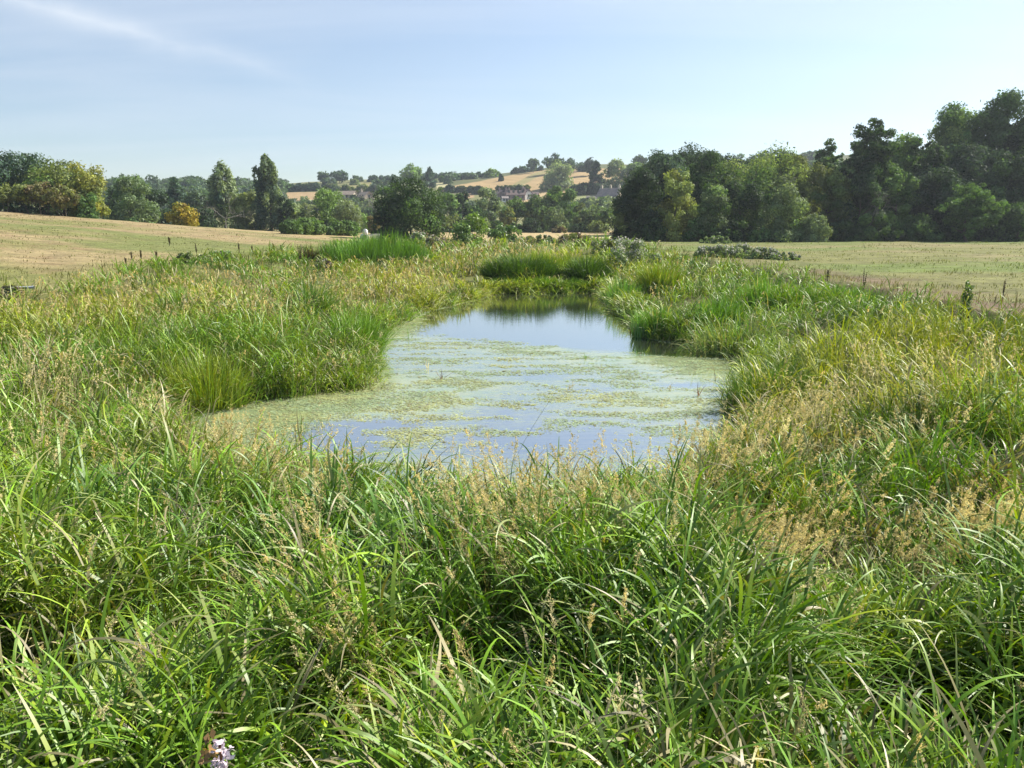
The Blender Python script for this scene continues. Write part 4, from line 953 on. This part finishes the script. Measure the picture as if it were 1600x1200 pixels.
def hedge(label, pts, h, wd, cols, name='hedge', cat='hedge'):
    P = [G(*p) for p in pts]; cs = []; rs = []
    for a, b in zip(P[:-1], P[1:]):
        L = math.hypot(b[0] - a[0], b[1] - a[1]); m = max(2, int(L / (wd * .55)))
        for i in range(m):
            t = i / m; x = a[0] + (b[0] - a[0]) * t + rng.normal(0, wd * .08); y = a[1] + (b[1] - a[1]) * t; k = rng.uniform(.65, 1.3)
            cs.append((x, y, land1(x, y) + h * .45 * k)); rs.append(h * .5 * k)
    y0 = np.mean([p[1] for p in P]); ppm = 755 / y0; cs = np.array(cs); o0 = np.array([cs[0][0], cs[0][1], cs[0][2] - h * .45])
    n = int(len(rs) * max(60, (h * ppm) ** 2 * 8))
    V, Q, Cc = leaf_cloud(cs - o0, rs, min(n, 14000), 1.4 / ppm, C_[cols[0]], col2=C_[cols[1]])
    o = mesh_obj(name, V, Q, col=Cc, mat=M_LEAF); o.location = o0; tag(o, label, cat)
hedge('dark clipped hedge line above the orange stubble field on the left hillside', [(452, 299), (478, 299), (500, 298)], 4, 4, ['DK', 'BG'])
hedge('hedge along the skyline between the two hill fields', [(596, 284), (640, 283), (684, 279)], 3.2, 4, ['BG', 'HZ'])
hedge('long low hedge on the skyline above the narrow pale field', [(685, 278), (730, 277.5), (760, 277)], 3.0, 4, ['BG', 'MG'])
hedge('hedge climbing the skyline towards the open tree', [(800, 272), (825, 269), (850, 266)], 3.2, 4, ['BG', 'DK'])
hedge('hedge on the lower edge of the stubble field above the pink roofs', [(778, 297), (800, 297), (828, 298)], 2.6, 4, ['DK', 'OL'])
hedge('grey scrub running down from the skyline beside the stubble field', [(690, 285), (720, 281), (752, 279)], 4.0, 5, ['HZ', 'MG'])
hedge('dark hedge between stubble field and the paddock on the right', [(895, 303), (940, 304), (985, 304)], 4.5, 5, ['DK', 'BG'])
hedge('scrubby hedge below the yellowish hill field', [(515, 301), (550, 302), (592, 303)], 4.0, 5, ['OL', 'HZ'])
hedge('hedge below the stubble field running into the left tree clump', [(690, 301), (715, 300), (745, 302)], 3.0, 4, ['DK', 'OL'])
hedge('low bramble hedge at the far side of the dry strip', [(690, 362), (780, 361.5), (860, 361.5), (955, 361.5)], 1.8, 3, ['MG', 'OL'])
hedge('rough green hedge bank beyond the left meadow', [(452, 366), (500, 367), (560, 369)], 2.0, 3, ['MG', 'LG'])

# bare dead tree in front of the wide poplar
M_GREYW = plain_mat('grey_dead_wood', (.19, .175, .15), .9, .25, 4)
def dead_tree(px, yt, Y, label):
    X, _, zt = at_y(px, yt, Y); zb = land1(X, Y); H = max(zt - zb, 2)
    root = empty('dead_tree', (X, Y, zb)); tag(root, label, 'tree'); parts = []
    def grow(p, d, l, r, lev):
        e = p + d * l; mid = (p + e) / 2 + rng.normal(0, l * .05, 3); parts.append(tube([p, mid, e], [r, r * .8, r * .55], 5))
        if lev == 0: return
        for _ in range(3):
            nd = d + rng.normal(0, .75, 3) + np.array([0, 0, .12]); nd /= np.linalg.norm(nd); grow(e, nd, l * rng.uniform(.6, .8), r * .55, lev - 1)
    grow(np.array([0, 0, -.2]), np.array([0, 0, 1.0]), H * .26, H * .013, 5)
    v, q = joinm(parts); v *= H / v[:, 2].max(); mesh_obj('trunk', v, q, mat=M_GREYW, parent=root, smooth=True)
dead_tree(349, 302, 140, 'pale bare dead tree in front of the wide silvery poplar')
dead_tree(590, 285, 230, 'pale bare dead branches standing left behind the big dark tree')
dead_tree(1365, 292, 97, 'bare pale stems at the foot of the tall airy tree')

# ------------------------------------------------------------------ houses
M_STONE = plain_mat('pale_stone_wall', (0.42, 0.36, 0.27), .9, .15, .6)
M_WHITE = plain_mat('white_painted_wall', (0.75, 0.73, 0.68), .8, .06, .6)
M_PINK = plain_mat('pink_brick_wall', (0.29, 0.215, 0.19), .9, .15, .8)
M_RROOF = plain_mat('red_tiled_roof', (0.19, 0.135, 0.12), .9, .2, 1.2)
M_GROOF = plain_mat('grey_slate_roof', (0.20, 0.17, 0.155), .8, .2, 1.2)
M_TROOF = plain_mat('brown_tiled_roof', (0.30, 0.235, 0.18), .9, .2, 1.2)
M_WIN = plain_mat('dark_window_glass', (0.03, 0.035, 0.04), .15, .2, 1)
M_DOOR = plain_mat('dark_painted_door', (0.06, 0.05, 0.045), .5, .2, 1)

def boxm(x0, x1, y0, y1, z0, z1):
    V = np.array([(x, y, z) for z in (z0, z1) for x, y in ((x0, y0), (x1, y0), (x1, y1), (x0, y1))], float)
    return V, np.array([(0, 3, 2, 1), (4, 5, 6, 7), (0, 1, 5, 4), (1, 2, 6, 5), (2, 3, 7, 6), (3, 0, 4, 7)])

def house(px, py, Lm, Dm, Hw, Hr, rz, wall, roof, label, nwin=3, nch=1, storeys=2, Y=None, name='house', cat='house'):
    if Y: X, _, _ = at_y(px, py, Y); zb = at_y(px, py, Y)[2]; zb = max(zb, land1(X, Y))
    else: X, Y, zb = G(px, py)
    root = empty(name, (X, Y, zb), rz); tag(root, label, cat)
    a, b = Lm / 2, Dm / 2
    V = [(-a, -b, -3), (a, -b, -3), (a, b, -3), (-a, b, -3), (-a, -b, Hw), (a, -b, Hw), (a, b, Hw), (-a, b, Hw), (-a, 0, Hw + Hr), (a, 0, Hw + Hr)]
    mesh_obj('wall', V, [(0, 1, 5, 4), (2, 3, 7, 6)] + [(3, 0, 4, 7), (1, 2, 6, 5)], [(4, 8, 7), (5, 6, 9)], mat=wall, parent=root)
    o = .35; th = .22; s = Hr / b
    parts = []
    for sg in (-1, 1):
        yb, yt = sg * (b + o), 0; zb_, zt = Hw - o * s + .06, Hw + Hr + .06
        v = np.array([(-a - o, yb, zb_), (a + o, yb, zb_), (a + o, yt, zt), (-a - o, yt, zt), (-a - o, yb, zb_ + th), (a + o, yb, zb_ + th), (a + o, yt, zt + th), (-a - o, yt, zt + th)])
        parts.append((v, boxm(0, 1, 0, 1, 0, 1)[1]))
    v, q = joinm(parts); rf = mesh_obj('roof', v, q, mat=roof, parent=root)
    for k in range(nch):
        cx = (-a + .7) if k == 0 else (a - .7 if k == 1 else 0)
        v1, q1 = joinm([boxm(cx - .45, cx + .45, -.4, .4, Hw + Hr - .8, Hw + Hr + 1.3), boxm(cx - .2, cx + .2, -.2, .2, Hw + Hr + 1.31, Hw + Hr + 1.7)])
        mesh_obj('chimney', v1, q1, mat=wall if wall is not M_WHITE else M_PINK, parent=rf)
    for st in range(storeys):
        for i in range(nwin):
            if st == 0 and i == nwin // 2: continue
            cx = -a + Lm * (i + .5) / nwin; z0 = .9 + st * 2.5
            v, q = boxm(cx - .5, cx + .5, -b - .08, -b - .003, z0, z0 + 1.15); mesh_obj('window', v, q, mat=M_WIN, parent=root)
    v, q = boxm(-.5, .5, -b - .08, -b - .003, 0, 2.05); v[:, 0] += -a + Lm * (nwin // 2 + .5) / nwin; mesh_obj('door', v, q, mat=M_DOOR, parent=root)
    for st in range(storeys):
        v, q = boxm(a + .003, a + .08, -.5, .5, .9 + st * 2.5, 2.05 + st * 2.5); mesh_obj('window', v, q, mat=M_WIN, parent=root)
house(571, 321, 7.5, 5, 3.8, 2.0, R(-50), M_STONE, M_TROOF, 'stone farmhouse with a sunlit gable left of the big dark tree', nwin=3)
house(542, 311, 9, 4.5, 2.0, 1.7, R(-15), M_STONE, M_TROOF, 'long low barn with a brown roof left of the stone farmhouse', nwin=4, nch=0, storeys=1, name='barn', cat='barn')
house(783, 311, 5.4, 4.1, 2.5, 1.6, R(-65), M_PINK, M_RROOF, 'leftmost of the pink roofed houses, gable facing the pond', nwin=2)
house(793, 311, 5.4, 4.1, 2.5, 1.6, R(-70), M_PINK, M_RROOF, 'second pink roofed house from the left, gable facing the pond', nwin=2)
house(789, 317, 2.7, 2.7, 2.0, 0.8, R(10), M_WHITE, M_GROOF, 'small white painted house below the two left pink gables', nwin=2, nch=0, storeys=1)
house(807, 313, 8.8, 4.4, 2.5, 1.9, R(-8), M_PINK, M_RROOF, 'long pink roofed house in the middle of the cluster', nwin=4, nch=2)
house(821, 311, 5.4, 4.1, 2.5, 1.8, R(-55), M_WHITE, M_RROOF, 'pink roofed house with a pale gable at the right end of the cluster', nwin=2)
house(833, 310, 4.8, 3.4, 1.5, 1.2, R(-10), M_PINK, M_RROOF, 'low pink outbuilding right of the pale gable', nwin=2, nch=0, storeys=1, name='outbuilding', cat='outbuilding')
house(953, 325, 9.5, 6.5, 4.8, 3.2, R(-32), M_STONE, M_GROOF, 'stone house with a grey roof and chimneys beside the dark wood', nwin=3, nch=3)
house(926, 322, 5, 4, 2.6, 1.4, R(-15), M_WHITE, M_GROOF, 'small white shed left of the grey roofed stone house', nwin=1, nch=0, storeys=1, name='shed', cat='shed')

# pylon on the skyline
def pylon(px, yt, Y):
    X, _, zt = at_y(px, yt, Y); zb = land1(X, Y); H = zt - zb; parts = []
    root = empty('electricity_pylon', (X, Y, zb)); tag(root, 'thin steel electricity pylon on the skyline above the narrow pale field', 'pylon')
    w = .16; hb = H * .12
    for sx in (-1, 1):
        for sy in (-1, 1): parts.append(tube([(sx * hb, sy * hb, 0), (sx * hb * .35, sy * hb * .35, H * .6), (0, 0, H)], [w, w, w * .7], 4))
    for i in range(6):
        z0, z1 = H * i / 8, H * (i + 1) / 8; a = hb * (1 - i / 9); b = hb * (1 - (i + 1) / 9)
        parts += [tube([(-a, -a, z0), (b, -b, z1)], [w * .6] * 2, 4), tube([(a, -a, z0), (-b, -b, z1)], [w * .6] * 2, 4)]
    v, q = joinm(parts); m = plain_mat('galvanised_steel', (.35, .36, .37), .6, .1, 1, .3); mesh_obj('tower', v, q, mat=m, parent=root)
    for z, l in ((.66, .22), (.80, .3), (.92, .2)):
        v, q = joinm([tube([(-H * l, 0, H * z), (0, 0, H * (z + .03)), (H * l, 0, H * z)], [w] * 3, 4)]); mesh_obj('crossarm', v, q, mat=m, parent=root)
pylon(711, 267, 640)

# ------------------------------------------------------------------ bushes and weeds of the middle distance
def leafy(name, label, cat, X, Y, W_, H_, n, size, col, col2=None, flowers=0, D=None, fcol=(.62, .58, .52), group=None):
    zb = land1(X, Y); root = empty(name, (X, Y, zb)); tag(root, label, cat, group)
    c, r = lobes('bush', H_, W_, 0)
    if D: c[:, 1] *= D / W_
    V, Q, Cc = leaf_cloud(c, r, n, size, C_[col] if isinstance(col, str) else col, col2=C_[col2] if col2 else None, strag=.12, flat=1.0)
    mesh_obj('foliage', V, Q, col=Cc, mat=M_LEAFN, parent=root)
    parts = []
    for _ in range(9):
        a = rng.uniform(0, 6.28); parts.append(tube([(0, 0, -.1), (math.cos(a) * W_ * .15, math.sin(a) * W_ * .15, H_ * .4), (math.cos(a) * W_ * .32, math.sin(a) * W_ * .32, H_ * .75)], [.02, .014, .006], 4))
    v, q = joinm(parts); mesh_obj('stem', v, q, mat=M_BARK, parent=root)
    if flowers:
        top = c[:, 2] > H_ * .35
        V, Q, Cc = leaf_cloud(c[top], r[top] * 1.06, flowers, size * .75, fcol, .12, up=1.2, flat=1.0); mesh_obj('flowers', V, Q, col=Cc, mat=M_FLOWER, parent=root)
    return root
X, Y, _ = G(990, 421); leafy('flowering_bush', 'big grey-green bush with whitish seed fluff left of the right meadow', 'bush', X, Y + 1.2, 3.4, 1.75, 6500, .07, 'SG', 'LG', 1500, D=2.4)
X, Y, _ = G(965, 424); leafy('flowering_bush', 'smaller dark sided bush joined to the left of the fluffy one', 'bush', X, Y + .3, 1.5, 1.15, 2200, .07, 'MG', 'SG', 150)
for i, (px, yb, W_, H_, lab) in enumerate([(1112, 401, 1.9, 1.15, 'left end of the long white-flowered thistle patch in the right meadow'), (1150, 402, 2.1, 1.3, 'middle of the long white-flowered thistle patch in the right meadow'),
                                       (1190, 405, 2.0, 1.05, 'right of the middle of the white-flowered thistle patch in the right meadow'), (1225, 406, 1.5, .7, 'low right end of the white-flowered thistle patch in the right meadow')]):
    X, Y, _ = G(px, yb); leafy('thistle_patch', lab, 'thistles', X, Y, W_ * 1.6, H_ * .68, 2800, .07, 'SG', 'LG', 900, D=3.0, group='white-flowered thistle clumps in the right meadow')
for px, yb, W_, H_, c1, c2, fl, lab in [(655, 384, 2.6, 1.3, 'SG', 'LG', 250, 'grey-green bush with pale flowers below the big dark tree, left one'), (680, 388, 2.2, 1.2, 'BR', 'SG', 200, 'brownish seeding bush right of the grey-green flowering bush'),
                                (740, 384, 3.4, 3.4, 'LM', 'LG', 0, 'light green willow sapling in the centre in front of the centre row'), (722, 385, 2.6, 2.2, 'MG', 'LG', 0, 'dark green willow bush left of the light sapling'),
                                (788, 378, 5.5, 1.9, 'MG', 'LG', 0, 'rounded dark green bush right of the light willow sapling'), (845, 380, 5.0, .9, 'OL', 'SG', 80, 'low scrub right of the rounded dark green bush'),
                                (900, 384, 5.0, 1.2, 'OL', 'BR', 80, 'low brownish scrub in front of the dry strip'), (622, 372, 4.0, 1.6, 'LG', 'MG', 0, 'green bush at the foot of the big dark tree'),
                                (300, 412, 3.0, .6, 'PG', 'OL', 90, 'bushy green weeds with white flowers at the edge of the left meadow'), (345, 408, 2.4, .6, 'PG', 'LG', 110, 'greyish weeds with white flowers right of the bushy ones'),
                                (1022, 420, 1.2, .9, 'SG', 'LG', 120, 'right shoulder of the fluffy bush, standing apart'), (1120, 380, 4.5, .7, 'SG', 'LG', 30, 'grey scrub at the foot of the right wood'), (1200, 378, 6.5, 1.6, 'MG', 'LG', 0, 'green brambles at the foot of the right wood'),
                                (505, 425, 1.4, .7, 'SG', 'BR', 40, 'grey weeds in front of the cattail bed'), (10, 474, 1.6, .5, 'BR', 'DK', 0, 'dark low brambles at the left edge beside the pipe'), (950, 396, 4, 1.2, 'OL', 'SG', 60, 'rough scrub left behind the fluffy bush')]:
    X, Y, _ = G(px, yb); leafy('bush', lab, 'bush', X, Y, W_, H_, 2600, max(.05, 1.3 * Y / 755), c1, c2, fl)

def weed(px, yb, H_, label, col=(.16, .13, .065), leafy_=False, nst=3):
    """dock, nettle or thistle standing alone: stems with a spike of seed or pairs of leaves"""
    H_ = H_ * (.8 if nst == 3 else 1); X, Y, zb = G(px, yb); root = empty('tall_weed', (X, Y, zb)); tag(root, label, 'weed', 'single weeds standing in the meadows')
    parts = []; cs = []; rs = []; wd = max(.006, .3 * Y / 755)
    for k in range(nst):
        a = rng.uniform(0, 6.28); l = H_ * rng.uniform(.75, 1); t = rng.uniform(.03, .14) * H_
        e = np.array([math.cos(a) * t, math.sin(a) * t, l]); parts.append(tube([(0, 0, -.1), e * .5 + np.array([0, 0, .02]), e], [wd, wd * .8, wd * .5], 4))
        for j in range(7):
            s = (.45 if not leafy_ else .15) + .55 * j / 6 * (1 if not leafy_ else 1.45); cs.append(e * min(s, 1)); rs.append(H_ * (.028 if not leafy_ else .13) * (1.25 - s * .8))
    v, q = joinm(parts); mesh_obj('stem', v, q, mat=M_BARK, parent=root)
    V, Q, Cc = leaf_cloud(np.array(cs), np.array(rs), 420 if not leafy_ else 700, max(.02 if not leafy_ else .04, .6 * Y / 755), col, flat=1.0, strag=.15)
    mesh_obj('foliage' if leafy_ else 'seed_spike', V, Q, col=Cc, mat=M_LEAFN, parent=root)
for px, yb, H_, lab in [(207, 410, .8, 'brown dock spike, left of the close pair in the left meadow'), (221, 410, 1.0, 'bushy dock with green leaves, right of the close pair in the left meadow'), (245, 405, .65, 'short brown dock right of the close pair in the left meadow'),
                        (265, 384, 1.0, 'single thin dock far up the left meadow'), (308, 400, 1.1, 'dark thistle with a pale head at the edge of the left meadow'), (374, 395, 1.0, 'dock standing alone left of the grazed dip'), (394, 400, .9, 'leaning dock beside the one left of the grazed dip'),
                        (428, 392, .8, 'small dark dock near the green end of the left meadow'), (440, 393, .7, 'last small dock before the cattails'), (197, 414, .5, 'low dark dock among the weeds at the left')]:
    weed(px, yb, H_, lab)
weed(1504, 500, 1.15, 'leafy bright green weed standing on the right bank edge', np.array([.12, .2, .04]), True, 2)
weed(1348, 462, .95, 'thin bare brown thistle standing on the right bank edge', nst=2)
weed(1566, 470, .7, 'small thin thistle between the leafy weed and the right edge', nst=2)
weed(470, 418, 1.6, 'brown reedmace-like dock at the left end of the cattail bed', nst=5)
weed(1293, 440, .55, 'short leaning dock on the right bank', nst=2)

# pipe lying in the left grass, pale stones by the far stream
X, Y, zb = G(40, 468)
v, q = tube([(-.45, 0, .35), (-.1, .02, .36), (.25, .05, .37)], [.045, .045, .045], 10)
v2, q2 = tube([(.25, .05, .37), (.30, .055, .37)], [.055, .055], 10)
o = mesh_obj('pipe', *joinm([(v, q), (v2, q2)]), mat=plain_mat('pale_grey_plastic', (.45, .47, .48), .5, .08, 5), smooth=True); o.location = (X, Y, zb); tag(o, 'pale grey pipe end sticking out of the grass at the left edge', 'pipe')
M_ROCK = plain_mat('pale_stone', (.13, .13, .12), .9, .2, 3)
M_WBAG = plain_mat('white_plastic_sack', (.82, .82, .82), .5, .05, 3)
def lump(name, px, yb, sx, sy, sz, mat, label, cat, Y=None):
    X, Y_, zb = G(px, yb)
    bm_v = []; n1, n2 = 9, 7; s = rng.uniform(0, 9)
    for i in range(n2):
        ph = math.pi * i / (n2 - 1)
        for j in range(n1):
            a = 2 * math.pi * j / n1; k = .8 + .4 * float(vn(np.array([math.cos(a) * 1.5 + s]), np.array([math.sin(a) * 1.5 + ph * 1.3]), 3)[0])
            bm_v.append((math.sin(ph) * math.cos(a) * sx * k, math.sin(ph) * math.sin(a) * sy * k, sz * (.8 + math.cos(ph)) * k))
    q = [(i * n1 + j, (i + 1) * n1 + j, (i + 1) * n1 + (j + 1) % n1, i * n1 + (j + 1) % n1) for i in range(n2 - 1) for j in range(n1)]
    o = mesh_obj(name, bm_v, q, mat=mat, smooth=True); o.location = (X, Y_, zb); tag(o, label, cat); return o
lump('white_sack', 571, 370, .42, .35, .62, M_WBAG, 'bright white rounded sack left of the big dark tree', 'sack')
lump('white_sack', 566, 373, .28, .25, .35, M_WBAG, 'smaller white sack in front and left of the bright rounded one', 'sack')
# low stone wall running up to the big tree
def stone_wall():
    a = G(568, 370); b = G(585, 364.5); parts = []
    a = np.array(at_y(569, 364, 88)); b = np.array(at_y(590, 358, 100)); n = 16
    za, zb = land1(a[0], 88), land1(b[0], 100)
    L = np.hypot(b[0] - a[0], 12); ang = math.atan2(12, b[0] - a[0])
    for i in range(n):
        for k in range(3):
            x0 = i * L / n + (k % 2) * .15; w_ = L / n - .05; h = .3
            parts.append(boxm(x0, x0 + w_, -.22 - rng.uniform(0, .05), .22, k * h + .0, k * h + h - .03 + rng.uniform(-.02, .02)))
    v, q = joinm(parts); o = mesh_obj('stone_wall', v, q, mat=M_ROCK); o.location = (a[0], 88, za); o.rotation_euler = (0, 0, ang)
    tag(o, 'low grey stone wall rising to the left foot of the big dark tree', 'wall')
stone_wall()

# pink balsam flowers at the bottom left
def balsam():
    X, Y, Z = at_y(343, 1165, 1.7); zb = land1(X, Y); root = empty('pink_flower', (X, Y, zb)); tag(root, 'pale pink flower head low among the grass at the bottom left', 'flower')
    v, q = tube([(0, 0, 0), (.02, .01, (Z - zb) * .5), (0, 0, Z - zb)], [.007, .006, .004], 5); mesh_obj('stem', v, q, mat=plain_mat('reddish_stem', (.22, .09, .05), .6, .2, 9), parent=root)
    cs = [(0, 0, Z - zb), (.022, 0, Z - zb - .02), (-.01, 0, Z - zb - .055), (.012, -.02, Z - zb - .045)]
    V, Q, Cc = leaf_cloud(np.array(cs), np.array([.017, .014, .016, .013]), 130, .008, (.80, .68, .74), .1, flat=.6); mesh_obj('petals', V, Q, col=Cc, mat=M_FLOWER, parent=root)
    V, Q, Cc = leaf_cloud(np.array([(-.03, .01, Z - zb - .03), (-.02, 0, Z - zb + .03)]), np.array([.025, .02]), 22, .013, (.22, .13, .05), .2, flat=1.0); mesh_obj('leaf', V, Q, col=Cc, mat=M_LEAFN, parent=root)
balsam()


# ------------------------------------------------------------------ the air: a thin even summer haze
def haze():
    v, q = boxm(-1500, 1500, -120, 1400, -32, 260)
    m, nt, out = newmat('summer_haze'); pv = nt.nodes.new('ShaderNodeVolumePrincipled')
    pv.inputs['Color'].default_value = (.82, .9, 1.0, 1); pv.inputs['Density'].default_value = HAZE_D; pv.inputs['Anisotropy'].default_value = 0.35
    nt.links.new(pv.outputs[0], out.inputs['Volume'])
    tag(mesh_obj('haze', v, q, mat=m), kind='stuff')
HAZE_D = 0.00026
haze()
